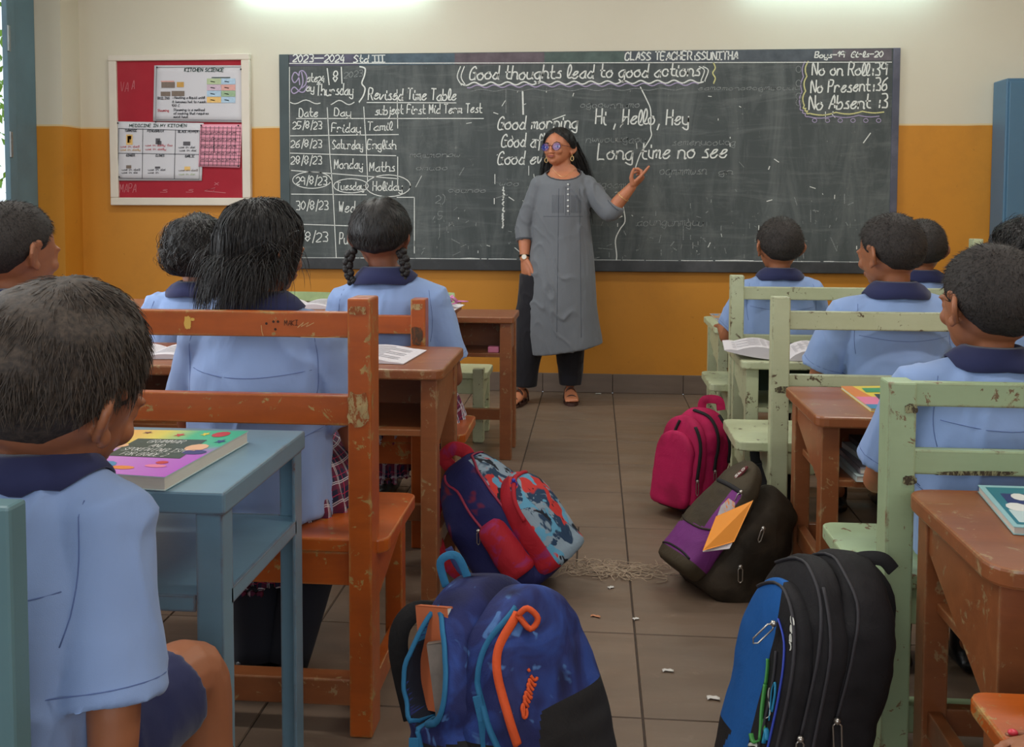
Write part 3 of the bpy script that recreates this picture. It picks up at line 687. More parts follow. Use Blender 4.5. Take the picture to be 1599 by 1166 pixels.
def R2(pts):  # rounded polygon corners list helper
    return pts
def rounded_rect(x0, x1, y0, y1, r, n=4):
    out = []
    for cx, cy, a0 in ((x1-r, y1-r, 0), (x0+r, y1-r, PI/2), (x0+r, y0+r, PI), (x1-r, y0+r, 1.5*PI)):
        for k in range(n+1): a = a0+PI/2*k/n; out.append((cx+r*math.cos(a), cy+r*math.sin(a)))
    return out
def bench(label, xe, yb, s, L, H, seat, depth, mt, xp=None, pw=.05, pd=.06, rails=((.0, .0),), group=None, seat_th=.03, overhang=.02, foot=True, low=.07, board=None):
    """xe: x of the seat's aisle end, s: direction the bench runs away from the aisle (+1/-1); yb: rear face of the back posts"""
    t = thing('school_bench', label, 'bench', (xe+s*L/2, yb+.2, 0), group)
    xp = xe+s*.06 if xp is None else xp
    y1 = yb+pd
    for k, x in enumerate((xp, xe+s*(L-.06))):
        MB().box(x, x+s*pw, yb, y1, 0, H).build('back_post', mt, t, bevel=.004)
    xo = xe+s*(L-.06)
    for (z0, z1) in rails:
        MB().box(xp+s*pw*.9, xo+s*.005, yb+.012, yb+.037, z0, z1).build('back_rail', mt, t, bevel=.003)
    ys = y1-.0 if overhang else y1
    # seat board, rounded corners at the aisle end, notched behind the posts
    x0, x1 = sorted((xe, xe+s*L))
    MB().prism(rounded_rect(x0, x1, yb+.045, yb+.045+depth, .03), 'z', seat-seat_th, seat).build('seat', mt, t, bevel=.004)
    yf = yb+.045+depth
    for x in (xp, xo):
        MB().box(x, x+s*.04, yf-.075, yf-.03, 0, seat-seat_th).build('front_leg', mt, t, bevel=.003)
        # side board under the seat, deeper towards the rear post
        a = x+s*.004; b = x+s*.026
        MB().prism([(y1-.01, seat-seat_th), (yf-.03, seat-seat_th), (yf-.03, seat-seat_th-.03), (y1+.02, seat-seat_th-.10), (y1-.01, seat-seat_th-.10)], 'x', a, b).build('side_apron', mt, t, bevel=.002)
        MB().box(x+s*.005, x+s*.03, y1-.01, yf-.05, low, low+.05).build('side_stretcher', mt, t, bevel=.002)
    MB().box(xp+s*.03, xo, yb+.05, yb+.07, seat-seat_th-.07, seat-seat_th).build('rear_apron', mt, t, bevel=.002)
    MB().box(xp+s*.03, xo, yf-.06, yf-.04, seat-seat_th-.06, seat-seat_th).build('front_apron', mt, t, bevel=.002)
    if board: MB().box(xp+s*pw*.6, xo+s*.01, board[0], board[1], low+.01, low+.065).build('foot_board', board[2] if len(board) > 2 else mt, t, bevel=.003)
    return t
def desk(label, xe, y0, y1, s, L, H, mt, group=None, th=.028, corner=.03, leg=.045, panel=(.20, .10), shelf=.14, foot=.12, dark=None, over=.02, back=True):
    t = thing('school_desk', label, 'desk', (xe+s*L/2, (y0+y1)/2, 0), group)
    x0, x1 = sorted((xe, xe+s*L))
    MB().prism(rounded_rect(x0, x1, y0, y1, corner), 'z', H-th, H).build('desktop', mt, t, bevel=.005)
    for xs in (xe+s*over, xe+s*(L-over-leg)):
        xa, xb = xs, xs+s*leg
        ya0, ya1 = y0+over+.01, y0+over+.01+leg; yb0, yb1 = y1-over-leg, y1-over
        MB().box(xa, xb, ya0, ya1, 0, H-th).build('leg', mt, t, bevel=.003)
        MB().box(xa, xb, yb0, yb1, 0, H-th).build('leg', mt, t, bevel=.003)
        MB().prism([(ya1-.002, H-th), (yb0+.002, H-th), (yb0+.002, H-th-panel[1]), (ya1-.002, H-th-panel[0])], 'x', xa+s*.006, xa+s*.022).build('side_panel', mt, t, bevel=.002)
        MB().box(xa+s*.01, xa+s*.035, ya1-.002, yb0+.002, foot, foot+.05).build('side_stretcher', mt, t, bevel=.002)
    xa, xb = xe+s*(over+leg*.5), xe+s*(L-over-leg*.5)
    if shelf: MB().box(xa, xb, y0+over+.015, y1-over-.01, H-th-shelf-.018, H-th-shelf).build('book_shelf', mt, t, bevel=.002)
    if back: MB().box(xa, xb, y1-over-.028, y1-over-.012, H-th-shelf-.02, H-th).build('modesty_panel', dark or mt, t, bevel=.002)
    MB().box(xa, xb, y1-over-.035, y1-over-.012, foot, foot+.05).build('foot_rail', mt, t, bevel=.002)
    return t
def xat(px, Y): return P(px, 400, Y=Y).x

# ---- left block, orange bench with its back to the camera
YA = 1.88
bench('orange varnished bench with tall end post and two back rails beyond the blue desk', xat(604, 1.93), YA, -1, 1.30, P(560, 466, Y=YA).z, .395, .335, ORANGE,
      xp=xat(578, YA), pw=.0475, pd=.075, rails=((P(400, 527, Y=YA).z, P(400, 487, Y=YA).z), (P(400, 664, Y=YA).z, P(400, 617, Y=YA).z)), low=.05, board=(1.89, 1.935, BROWN))
YBN = 2.97
bench('brown bench of the second left row, scuffed post, under the girl with plaits', xat(738, 3.2), YBN, -1, 1.5, P(655, 467, Y=YBN).z, .355, .30, ORANGE,
      xp=xat(664, YBN), pw=.047, pd=.06, rails=((P(600, 522, Y=YBN).z, P(600, 493, Y=YBN).z), (.56, .62)))
# ---- left block desks
desk('brown wooden desk of the second left row with open books, right behind the orange post', xat(693, 2.52), 2.50, 2.93, -1, 1.35, .65, BROWN, panel=(.20, .10))
desk('far brown desk under a row of open books, before the girl with plaits', xat(700, 3.56), 3.55, 3.95, -1, 1.5, .685, BROWN, panel=(.22, .22))
t4 = desk('small narrow brown desk beside the teacher with an open compartment', xat(803, 4.05), 4.04, 4.34, -1, .62, .616, BROWN, panel=(.13, .12), shelf=.13, leg=.05, over=.012, corner=.012)
# low pale green bench glimpsed between the brown desks
bench('low pale green bench glimpsed between the far brown desk and the small desk', xat(762, 4.4), 4.35, -1, .8, .34, .315, .26, GREEN, rails=(), xp=xat(757, 4.4))

# ---- blue desk in the left foreground
HB = .65; bx = xat(345, 1.456)
tb = thing('blue_desk', 'blue painted metal desk with a lower shelf in the left foreground', 'desk', (bx-.4, 1.66, 0))
yb0, yb1 = P(336, 769, Z=HB).y, P(480, 672, Z=HB).y
Lb = 1.05; xr_ = (P(340, 769, Z=HB).x+P(485, 672, Z=HB).x)/2
MB().box(xr_-Lb, xr_, yb0, yb1, HB-.035, HB).build('desktop', BLUE, tb, bevel=.004)
for x in (xr_-.006, xr_-Lb+.006):
    s_ = -1 if x > xr_-.5 else 1
    for y, sy in ((yb0+.006, 1), (yb1-.006, -1)):
        MB().prism([(x, y), (x+s_*.042, y), (x+s_*.042, y+sy*.006), (x+s_*.006, y+sy*.006), (x+s_*.006, y+sy*.042), (x, y+sy*.042)], 'z', 0, HB-.035).build('leg', BLUE, tb, bevel=.0015)
zs_ = P(600, 939, Y=yb0+.02).z
sh = MB().box(xr_-Lb+.01, xr_-.008, yb0+.01, yb1-.01, zs_-.004, zs_+.002)
sh.build('shelf', BLUE, tb)
for a in ((xr_-Lb+.01, xr_-.05, yb0+.006, yb0+.012), (xr_-Lb+.01, xr_-.05, yb1-.012, yb1-.006), (xr_-.012, xr_-.006, yb0+.04, yb1-.04)):
    MB().box(*a, zs_-.022, zs_+.003).build('shelf_rail', BLUE, tb, bevel=.001)
# ---- post of the near bench, its own: pale blue green, at the left edge
YP = .86
bench('grey-green bench with thick post at the left edge, under the boy bent over his book', xat(4, YP)+.01, YP, -1, 1.0, P(15, 792, Y=YP).z, .40, .30, M('grey_green_paint', (96, 128, 134), .45, .12, 5, dirt=((80, 104, 106), .5), chips=((50, 48, 44), .76, 30)), xp=xat(4, YP), pw=.06, pd=.03, rails=((.52, .60),), low=.08)

# ---- right block: pale green benches
ZG_ = [(1.85, .0), (2.98, 0), (3.95, 0)]
Y1 = 1.85
bench('pale green painted bench nearest on the right, chipped seat and thick end post', xat(1291, 2.19), Y1, 1, 1.5, P(1410, 597, Y=Y1).z, .372, .31, MINT,
      xp=xat(1393, Y1), pw=.052, pd=.06, rails=((P(1500, 638, Y=Y1).z, P(1500, 600, Y=Y1).z), (P(1500, 745, Y=Y1).z, P(1500, 706, Y=Y1).z)), low=.06, board=(1.87, 1.91))
Y2 = 2.98
bench('pale green painted bench of the middle right row, worn post beside the red-brown desk', xat(1131, 3.36), Y2, 1, 1.7, P(1225, 464, Y=Y2).z, .352, .33, GREEN,
      xp=xat(1208, Y2), pw=.054, pd=.05, rails=((P(1350, 517, Y=Y2).z, P(1350, 488, Y=Y2).z), (P(1350, 607, Y=Y2).z, P(1350, 588, Y=Y2).z)), low=.1)
Y3 = 3.95
bench('pale green painted bench of the far right row, against the front', xat(1097, 4.32), Y3, 1, 1.9, P(1152, 430, Y=Y3).z, .355, .33, GREEN,
      xp=xat(1142, Y3), pw=.054, pd=.05, rails=((P(1250, 469, Y=Y3).z, P(1250, 449, Y=Y3).z), (P(1250, 537, Y=Y3).z, P(1250, 524, Y=Y3).z)), low=.1)
bench('tall pale green chair at the far right, its rail seen between two heads', xat(1466, 4.95), 4.95, 1, .5, P(1527, 373, Y=4.95).z, .45, .32, GREEN, xp=xat(1519, 4.95), rails=((P(1490, 404, Y=4.95).z, P(1490, 384, Y=4.95).z),))
# ---- right block desks
desk('red-brown wooden desk at the right edge in the foreground, scuffed front edge', xat(1554, 1.45), 1.42, 1.83, 1, 1.2, .56, BROWN, panel=(.22, .07), th=.03, corner=.045, shelf=.16)
desk('red-brown wooden desk of the nearest right bench with notebooks on its shelf', xat(1279, 2.45), 2.44, 2.86, 1, 1.5, .56, BROWN, panel=(.17, .06), shelf=.14)
desk('pale green wooden desk under the large open book in the middle right row', xat(1160, 3.42), 3.41, 3.82, 1, 1.7, .543, GREEN, panel=(.17, .08), dark=M('dark_green_board', (52, 74, 56), .6, .1), corner=.03)
desk('pale green wooden desk of the far right row near the front wall', xat(1117, 4.42), 4.40, 4.88, 1, 1.7, .538, GREEN, panel=(.17, .08), dark=MATS['dark_green_board'])
# ---- orange seat in the bottom right corner
oc = P(1507, 1077, Z=.42); od = thing('orange_bench', 'orange wooden bench seat with a worn pale edge in the bottom right corner', 'bench', (oc.x+.3, oc.y-.2, 0))
MB().prism(rounded_rect(oc.x, oc.x+.9, oc.y-.33, oc.y, .025), 'z', .395, .42).build('seat', ORANGE, od, bevel=.005)
for x in (oc.x+.05, oc.x+.82):
    for y in (oc.y-.09, oc.y-.32): MB().box(x, x+.04, y, y+.04, 0, .395).build('leg', ORANGE, od, bevel=.003)
MB().box(oc.x+.06, oc.x+.85, oc.y-.07, oc.y-.05, .33, .395).build('apron', ORANGE, od, bevel=.002)

# ---- wear that has a shape of its own: bare patches, scratched marks on the orange bench
def worn(name, base, bare):
    m = bpy.data.materials.new(name); m.use_nodes = True; n = NT(m)
    f = n.ramp(n.noise(n.coords((1, 1, .5)), 90, 5, .8, .5), [(.44, (0, 0, 0)), (.52, (1, 1, 1))])
    c2 = n.mix(n.noise(n.coords(), 40, 3), lin(bare), lin(scale3(bare, .5)))
    n.link(n.mix(f, lin(base), c2), n.bsdf.inputs['Base Color']); n.bsdf.inputs['Roughness'].default_value = .8; return m
ob = [o for o in bpy.data.objects if o.name.startswith('school_bench')]
bA = bpy.data.objects['school_bench']; bB = bpy.data.objects['school_bench.001']
WO = worn('worn_orange_wood', (140, 70, 26), (206, 176, 120)); WD = worn('worn_dark_wood', (110, 60, 30), (90, 66, 46))
def patch(x0, y0, x1, y1, Y, mt, par, nm='bare_patch', seed=1):
    r = random.Random(seed); cx, cy = (x0+x1)/2, (y0+y1)/2; pts = []
    for k in range(26):
        a = 2*PI*k/26; rr = r.uniform(.8, 1.04); c, s_ = math.cos(a), math.sin(a)
        c = math.copysign(abs(c)**.6, c)*rr; s_ = math.copysign(abs(s_)**.6, s_)*rr
        pts.append(P(cx+c*(x1-x0)/2, cy+s_*(y1-y0)/2, Y=Y-.0012))
    mb = MB(); mb.add(pts, [tuple(range(26))]); return mb.build(nm, mt, par)
patch(541, 610, 577, 668, YA, WO, bA, seed=1); patch(544, 478, 574, 492, YA, WO, bA, seed=3)
patch(642, 508, 660, 540, YBN, WD, bB, seed=2); patch(642, 474, 661, 484, YBN, WO, bB, seed=4)
YM = MATS['yellow_mark'] = M('yellow_paint_mark', (214, 168, 76), .6, .1); DK = M('dark_scratch', (60, 34, 22), .8, 0); PL = M('pale_scratch', (200, 160, 110), .8, 0)
yr = YA+.012
patch(287, 493, 299, 515, yr, YM, bA, 'yellow_paint_mark', 7); patch(297, 496, 304, 501, yr, YM, bA, 'yellow_paint_mark', 8)
pl_ = lambda a, b: P(a, b, Y=yr-.001)
t = MB()
for px, py in ((416, 505), (427, 502), (434, 502), (430, 514)): t.add([pl_(px+2.2*math.cos(k), py+2.2*math.sin(k)) for k in range(6)], [tuple(range(6))])
st, tw = text_strokes('MAKI', .05, .2, 2)
for s_ in st: ribbon2d(t, [(444+22*a/tw, 508-8*b) for a, b in s_], .0012, pl_, NB)
t.build('dark_scratched_marks', DK, bA)
t = MB(); ribbon2d(t, [(465, 511), (474, 503), (470, 510), (482, 503), (478, 510), (490, 504)], .0014, pl_, NB); ribbon2d(t, [(408, 508), (409, 518), (411, 524)], .0014, pl_, NB)
ribbon2d(t, [(470, 526), (500, 527), (530, 526)], .0012, pl_, NB); t.build('pale_scratched_marks', PL, bA)
G1 = worn('worn_green_wood', (150, 150, 112), (84, 70, 50)); g1 = bpy.data.objects['school_bench.004']; g2 = bpy.data.objects['school_bench.005']
patch(1412, 630, 1434, 646, 1.85, G1, g1, 'dark_chipped_patch', 5); patch(1409, 742, 1432, 758, 1.85, G1, g1, 'dark_chipped_patch', 6)
patch(1209, 603, 1237, 614, 2.98, G1, g2, 'dark_chipped_patch', 9); patch(1460, 735, 1590, 743, 1.862, G1, g1, 'dark_chipped_patch', 10)
# ================================================================ PEOPLE
def remesh(mb, voxel, smooth=3, fac=.5):
    me = bpy.data.meshes.new('tmp'); me.from_pydata([tuple(p) for p in mb.v], [], mb.f); me.update()
    o = bpy.data.objects.new('tmp', me); C.objects.link(o)
    m = o.modifiers.new('r', 'REMESH'); m.mode = 'VOXEL'; m.voxel_size = voxel
    if smooth:
        k = o.modifiers.new('s', 'SMOOTH'); k.iterations = smooth; k.factor = fac
    dg = bpy.context.evaluated_depsgraph_get(); ev = o.evaluated_get(dg)
    out = bpy.data.meshes.new_from_object(ev)
    bpy.data.objects.remove(o); bpy.data.meshes.remove(me)
    n = len(out.vertices); co = np.empty(n*3); out.vertices.foreach_get('co', co)
    fs = [tuple(p.vertices) for p in out.polygons]
    no = np.empty(n*3); out.vertices.foreach_get('normal', no)
    r = MB(); r.v = [Vector(c) for c in co.reshape(-1, 3)]; r.f = fs; r.mi = [0]*len(fs); r.no = [Vector(c) for c in no.reshape(-1, 3)]
    bpy.data.meshes.remove(out); return r

def folds(mb, amp=.006, sc=9, amp2=.0025, sc2=26, stretch=(1, 1, .55), seed=0):
    off = Vector((seed*3.1, seed*1.7, seed*2.3)); st = Vector(stretch); nz = noise.noise
    for i, p in enumerate(mb.v):
        q = Vector((p.x*st.x, p.y*st.y, p.z*st.z))+off
        a = nz(q*sc); b = nz(q*sc2+Vector((a*2, 0, 0)))
        w = Vector((p.x+p.z*.5+a*.05, p.y, p.z*.45-p.x*.3))+off
        cr = max(0, 1-abs(nz(w*sc*1.15))*5)**2 * max(0, nz(q*sc*.55)+.25)      # a few sharp cloth creases
        mb.v[i] = p + mb.no[i]*(amp*a*.7 + amp*1.5*cr + amp2*b)
    return mb

SKIN = {}
def skin_mat(name, c):
    m = bpy.data.materials.new(name); m.use_nodes = True; n = NT(m); b = n.bsdf
    n.link(n.mix(n.noise(n.coords(), 14, 4), lin(scale3(c, .90)), lin(scale3(c, 1.06))), b.inputs['Base Color'])
    b.inputs['Roughness'].default_value = .5; b.inputs['Subsurface Weight'].default_value = .08
    b.inputs['Subsurface Radius'].default_value = (.02, .008, .004); b.inputs['Subsurface Scale'].default_value = .5
    n.bump(n.noise(n.coords(), 260, 3), .08, .0006); SKIN[name] = m; return m
SK_A = skin_mat('warm_brown_skin', (158, 100, 68)); SK_B = skin_mat('deep_brown_skin', (136, 84, 60)); SK_T = skin_mat('light_brown_skin', (186, 118, 84))
def hair_mat(name, c, c2, st=(1, 1, 1), sc=160, rough=.42):
    m = bpy.data.materials.new(name); m.use_nodes = True; n = NT(m); b = n.bsdf
    n.link(n.mix(n.ramp(n.noise(n.coords(st), sc, 3), [(.35, (0, 0, 0)), (.7, (1, 1, 1))]), lin(c), lin(c2)), b.inputs['Base Color'])
    b.inputs['Roughness'].default_value = rough; b.inputs['Specular IOR Level'].default_value = .4
    n.bump(n.noise(n.coords(st), sc, 4, .7), .35, .002); return m
HAIR = hair_mat('black_hair', (20, 18, 18), (38, 34, 32), rough=.5); HAIRB = hair_mat('dark_brown_hair', (46, 39, 34), (78, 66, 56), rough=.65); HAIRG = hair_mat('cropped_black_hair', (34, 30, 28), (58, 51, 47), sc=240, rough=.7)
def cloth_mat(name, c, var=.05, weave=900, rough=.85, w=.25):
    m = bpy.data.materials.new(name); m.use_nodes = True; n = NT(m); b = n.bsdf
    n.link(n.mix(n.noise(n.coords(), 3, 5), lin(scale3(c, 1-var)), lin(scale3(c, 1+var))), b.inputs['Base Color'])
    b.inputs['Roughness'].default_value = rough; b.inputs['Sheen Weight'].default_value = .15; b.inputs['Specular IOR Level'].default_value = .2
    big = n.noise(n.coords((1, 1, .6)), 13, 3, .5, .8); fine = n.noise(n.coords((1, 1, 1)), weave, 2)
    h = n.math('ADD', n.math('MULTIPLY', big, 6.0), n.math('MULTIPLY', fine, .35)); n.bump(h, w, .002)
    MATS[name] = m; return m
SHIRT = cloth_mat('sky_blue_school_shirt', (138, 162, 206)); NAVY = cloth_mat('navy_school_cloth', (38, 42, 78)); NAVY2 = cloth_mat('navy_collar_cloth', (44, 48, 84), w=.1)
SEAM = M('shirt_seam', (92, 112, 162), .9, 0); SHOE = M('black_school_shoe', (20, 20, 22), .35, .1); SOCK = M('dark_sock', (34, 36, 46), .9, .1)
def plaid_mat():
    m = bpy.data.materials.new('navy_red_plaid'); m.use_nodes = True; n = NT(m); v = n.coords((1, 1, 1), 'UV')
    sp = n.new('ShaderNodeSeparateXYZ'); n.link(v, sp.inputs[0]); col = lin((36, 36, 66))
    def stripes(out, freq, off, width):
        f = n.math('FRACT', n.math('ADD', n.math('MULTIPLY', out, freq), off)); return n.math('LESS_THAN', f, width)
    for o_ in (0, 1):
        col = n.mix(n.math('MULTIPLY', stripes(sp.outputs[o_], 12, .0, .30), .55), col, lin((120, 30, 60)))
    for o_ in (0, 1):
        for off in (.62, .72): col = n.mix(n.math('MULTIPLY', stripes(sp.outputs[o_], 12, off, .055), .85), col, lin((206, 200, 206)))
        col = n.mix(n.math('MULTIPLY', stripes(sp.outputs[o_], 12, .30, .04), .9), col, lin((190, 50, 90)))
    n.link(col, n.bsdf.inputs['Base Color']); n.bsdf.inputs['Roughness'].default_value = .85; return m
PLAID = plaid_mat()

def limb(mb, pts, rs, seg=14, flat=None):
    """tapered limb through joints with rounded ends"""
    pts = [Vector(p) for p in pts]
    mb.tube([q for q in pts], rs, seg)
    for p, r in zip(pts, rs): mb.ell(p, (r*.995,)*3, nu=12, nv=8)
def limb_s(mb, pts, rs, n=5, seg=14):
    P_ = cat_rom(pts, n); R_ = []
    for i in range(len(P_)):
        u = min(i/n, len(rs)-1.0001); k = int(u); f = u-k; f = f*f*(3-2*f); R_.append(rs[k]*(1-f)+rs[min(k+1, len(rs)-1)]*f)
    mb.tube(P_, R_, seg); mb.ell(P_[0], (R_[0],)*3, nu=12, nv=8); mb.ell(P_[-1], (R_[-1],)*3, nu=12, nv=8)
def hand(mb, wrist, d, n, k=1.0, curls=(.5, .5, .55, .6), ts=1, thumb=(.65, .75, -.25), spread=.10, fr=.0075):
    """palm + five separate fingers; d to the fingertips, n out of the back of the hand, ts thumb side"""
    d = Vector(d).normalized(); n = Vector(n); n = (n-d*n.dot(d)).normalized(); s = d.cross(n)*ts
    w = Vector(wrist); pl = .078*k; pw = .036*k
    mb.loft([(w-d*.01*k, .022*k, .017*k), (w+d*pl*.35, .033*k, .0165*k), (w+d*pl*.8, .038*k, .0145*k), (w+d*pl, .036*k, .011*k)], side=s, seg=14, round_ends=True)
    L = (.068, .076, .071, .056)
    for i in range(4):
        o = (1.0-i*.66)*pw*.80; base = w + d*pl*.93 + s*o; c = curls[i]
        dd = (d + s*spread*(1.2-i*.8)).normalized(); p = base; pts = [w+d*pl*.55+s*o, base]; ang = 0; seg_ = (.44, .31, .25)
        ax = dd.cross(-n).normalized()
        for q in range(3):
            ang += c*(.85, 1.05, .7)[q]; v = Matrix.Rotation(ang, 3, ax) @ dd; p = p + v*L[i]*k*seg_[q]; pts.append(p)
        r = fr*k*(1 if i < 3 else .88); limb(mb, pts, [r*1.05, r*1.1, r*1.0, r*.92, r*.78], 10)
    t0 = w + d*pl*.18 + s*pw*.62; tv = (d*thumb[0]+s*thumb[1]+n*thumb[2]).normalized()
    t1 = t0+tv*.036*k; t2 = t1+(tv*.7+d*.5).normalized()*.028*k; t3 = t2+(tv*.5+d*.7).normalized()*.022*k
    limb(mb, [t0, t1, t2, t3], [fr*k*1.6, fr*k*1.3, fr*k*1.12, fr*k*.85], 10)

def head_geo(mb, H, k=1.0, face=True, jaw=1.0, ear=1.15):
    """H: 4x4 head frame (x right, y face, z up, origin = centre of the cranium)"""
    R = H.to_3x3()
    def e(c, r, rot=None): mb.ell(H @ (Vector(c)*k), tuple(q*k for q in r), R if rot is None else R @ rot, nu=24, nv=16)
    e((0, -.006, .004), (.0735, .091, .086))
    e((0, .018, -.030), (.062*jaw, .068, .072)); e((0, .040, -.062), (.045*jaw, .042, .042))    # face, jaw
    e((0, .068, -.082), (.021, .018, .018))                                                     # chin
    if face:
        e((0, .088, -.030), (.0105, .017, .024), Matrix.Rotation(-.35, 3, 'X')); e((0, .098, -.044), (.013, .010, .008))  # nose
        for s in (-1, 1):
            e((s*.0095, .092, -.046), (.007, .007, .006)); e((s*.030, .066, -.036), (.022, .020, .018))   # nostrils, cheeks
            e((s*.028, .076, -.000), (.022, .012, .007)); e((s*.030, .072, -.014), (.016, .012, .010))    # brows, eyelids
        e((0, .090, -.061), (.021, .008, .0048)); e((0, .0895, -.0695), (.018, .008, .0055))             # lips
    for s in (-1, 1):                                                                                  # ears: rim and lobe
        er = Matrix.Rotation(s*.35, 3, 'Z')
        pts = [Vector((s*(.073+.015*math.sin(PI*q/10)), -.010-.017*math.sin(PI*q/10), -.042+.056*q/10))*k for q in range(0, 11)]
        pts += [Vector((s*.079, .0-.001, .012))*k, Vector((s*.076, .006, .002))*k]
        mb.tube([H @ p for p in pts], .0047*k*ear, 8)
        mb.ell(H @ (Vector((s*.077, -.012, -.014))*k), (.0050*k, .017*k, .027*k), R @ Matrix.Rotation(s*.55, 3, 'Z'), nu=12, nv=8)
        mb.ell(H @ (Vector((s*.074, .001, -.040))*k), (.006*k, .009*k, .011*k), R, nu=10, nv=8)

def interp(x, xs, ys):
    for i in range(len(xs)-1):
        if x <= xs[i+1]:
            t = (x-xs[i])/(xs[i+1]-xs[i]); return ys[i]+(ys[i+1]-ys[i])*max(0, min(1, t))
    return ys[-1]
LINES = {'short': ([0, .5, 1.1, 1.35, 1.55, 1.8, 2.2, 3.15], [.50, .48, .28, -.12, -.02, -.40, -.70, -.78]),
         'bob':   ([0, .5, .95, 1.3, 1.55, 2.2, 3.15], [.46, .40, .25, -.10, -.55, -.9, -.93]),
         'plait': ([0, .5, 1.0, 1.3, 1.6, 2.2, 3.15], [.50, .45, .30, .05, -.20, -.62, -.74])}
def hair_cap(H, k, line, th, ridge=.003, rk=26, seed=0, fade=.22, pw_=.6, bobr=.074, part=None, drop=0, nu=72, nv=48, rad=(.0735, .091, .086), crown=(0, -.35, .94), lump=.004):
    """closed hair shell following the skull; below the hairline it dives under the skin"""
    mb = MB(); xs, ys = LINES[line]; off = Vector((0, -.006, .004)); cr = Vector(crown).normalized(); vs = []
    def surf(d):
        az = abs(math.atan2(d.x, d.y)); z0 = interp(az, xs, ys); m = (d.z-z0)/fade; m = max(-.6, min(1, m))
        w = d-cr*d.dot(cr); ang = math.atan2(w.x, w.y) if w.length > 1e-5 else 0; el = math.acos(max(-1, min(1, d.dot(cr))))
        nn = noise.noise(Vector((math.cos(ang)*rk*.3, math.sin(ang)*rk*.3, el*1.2+seed)))*.7+noise.noise(Vector((math.cos(ang)*rk, math.sin(ang)*rk, el*2+seed)))*.5
        big = noise.noise(d*2.2+Vector((seed, 0, 0)))
        t = th*(m if m < 0 else m**pw_)+ (ridge*nn+lump*big)*max(0, m)
        if part: t -= .004*math.exp(-(d.x/.05)**2)*(1 if d.y > -.6 else 0)
        p = Vector((d.x*rad[0], d.y*rad[1], d.z*rad[2])) + d*t
        if drop and d.z < .05:                       # longer hair hangs straight down
            f = min(1, (.05-d.z)/.6)*max(0, min(1, m*2)); p.z -= drop*f; 
            b = Vector((p.x, p.y, 0)); L = b.length
            if L > 1e-4: tgt = bobr+.012*(1-f); s_ = (tgt*f+L*(1-f))/L; p.x *= s_; p.y *= s_
        return p+off
    ds = [Vector((0, 0, -1))]
    for j in range(1, nv):
        a = -PI/2+PI*j/nv
        for i in range(nu): b = 2*PI*i/nu; ds.append(Vector((math.cos(a)*math.cos(b), math.cos(a)*math.sin(b), math.sin(a))))
    ds.append(Vector((0, 0, 1)))
    mb.ell((0, 0, 0), (1, 1, 1), nu=nu, nv=nv); mb.v = [H @ (surf(d)*k) for d in ds]
    return mb, surf
def strands(mb, H, k, line, surf, n, L, w=.0011, mode='short', seed=0, lift=.35, crown=(0, -.35, .94), mz=.02, curl=.0, segs=3):
    r = random.Random(seed); xs, ys = LINES[line]; cr = Vector(crown).normalized(); c = 0
    while c < n:
        d = Vector((r.gauss(0, 1), r.gauss(0, 1), r.gauss(0, 1))).normalized()
        az = abs(math.atan2(d.x, d.y))
        if d.z < interp(az, xs, ys)+mz+abs(r.gauss(0, .05)): continue
        c += 1; p = surf(d); rad = d; flow = (d-cr*d.dot(cr))
        flow = flow.normalized() if flow.length > .05 else d.orthogonal().normalized(); flow = (flow-rad*flow.dot(rad)).normalized()
        sw = rad.cross(flow)*r.uniform(-.5, .5); ll = L*r.uniform(.5, 1.15)
        pts = [p-rad*.002]; v = (flow+sw+rad*lift*r.uniform(.3, 1.6)).normalized()
        ph = r.uniform(0, 6.28); ax = rad.cross(flow); lf = r.random()
        for q in range(segs):
            if mode == 'long': v = (v*1.0+Vector((0, 0, -.55))-rad*.12+Vector((r.gauss(0, 1), r.gauss(0, 1), 0))*.06).normalized()
            else: v = (v-rad*.10*q+Vector((0, 0, -.06))).normalized()
            np_ = pts[-1]+v*ll/segs+ax*curl*math.sin(ph+q*1.6)
            rel = np_-Vector((0, -.006, .004)); dd = rel.normalized()
            if mode == 'long' and dd.z > -.72:
                sp = surf(dd)-Vector((0, -.006, .004)); mn = sp.length+.0015+.004*lf
                if rel.length < mn: np_ = Vector((0, -.006, .004))+dd*mn
            pts.append(np_)
        side = v.cross(rad+Vector((r.gauss(0, .5), r.gauss(0, .5), r.gauss(0, .5)))).normalized()*w/2; vs = []
        for q, p_ in enumerate(pts[:-1]): f = 1-.5*q/segs; vs += [H @ ((p_-side*f)*k), H @ ((p_+side*f)*k)]
        vs.append(H @ (pts[-1]*k)); m = len(pts)-1
        mb.add(vs, [(2*i, 2*i+1, 2*i+3, 2*i+2) for i in range(m-1)]+[(2*m-2, 2*m-1, 2*m)])
    return mb

def frame(o, yaw=0, pitch=0, roll=0, base=0):
    """pitch>0 looks down, yaw>0 turns to the left, roll>0 tips towards the right shoulder"""
    return Matrix.Translation(o) @ (Matrix.Rotation(base+yaw, 4, 'Z') @ Matrix.Rotation(-pitch, 4, 'X') @ Matrix.Rotation(roll, 4, 'Y'))

def seam_on(bvh, pts, name, parent, r=.0008, mt=None, n=10, out=None):
    """thin stitched seam laid on a garment: points are rays towards the garment"""
    P_ = []
    for o, d in pts:
        h = bvh.ray_cast(Vector(o), Vector(d).normalized(), 1.0)
        if h[0] is not None: P_.append(h[0]+h[1]*.0003)
    if len(P_) > 2: MB().tube(P_, r, 5).build(name, mt or SEAM, parent, smooth=True)

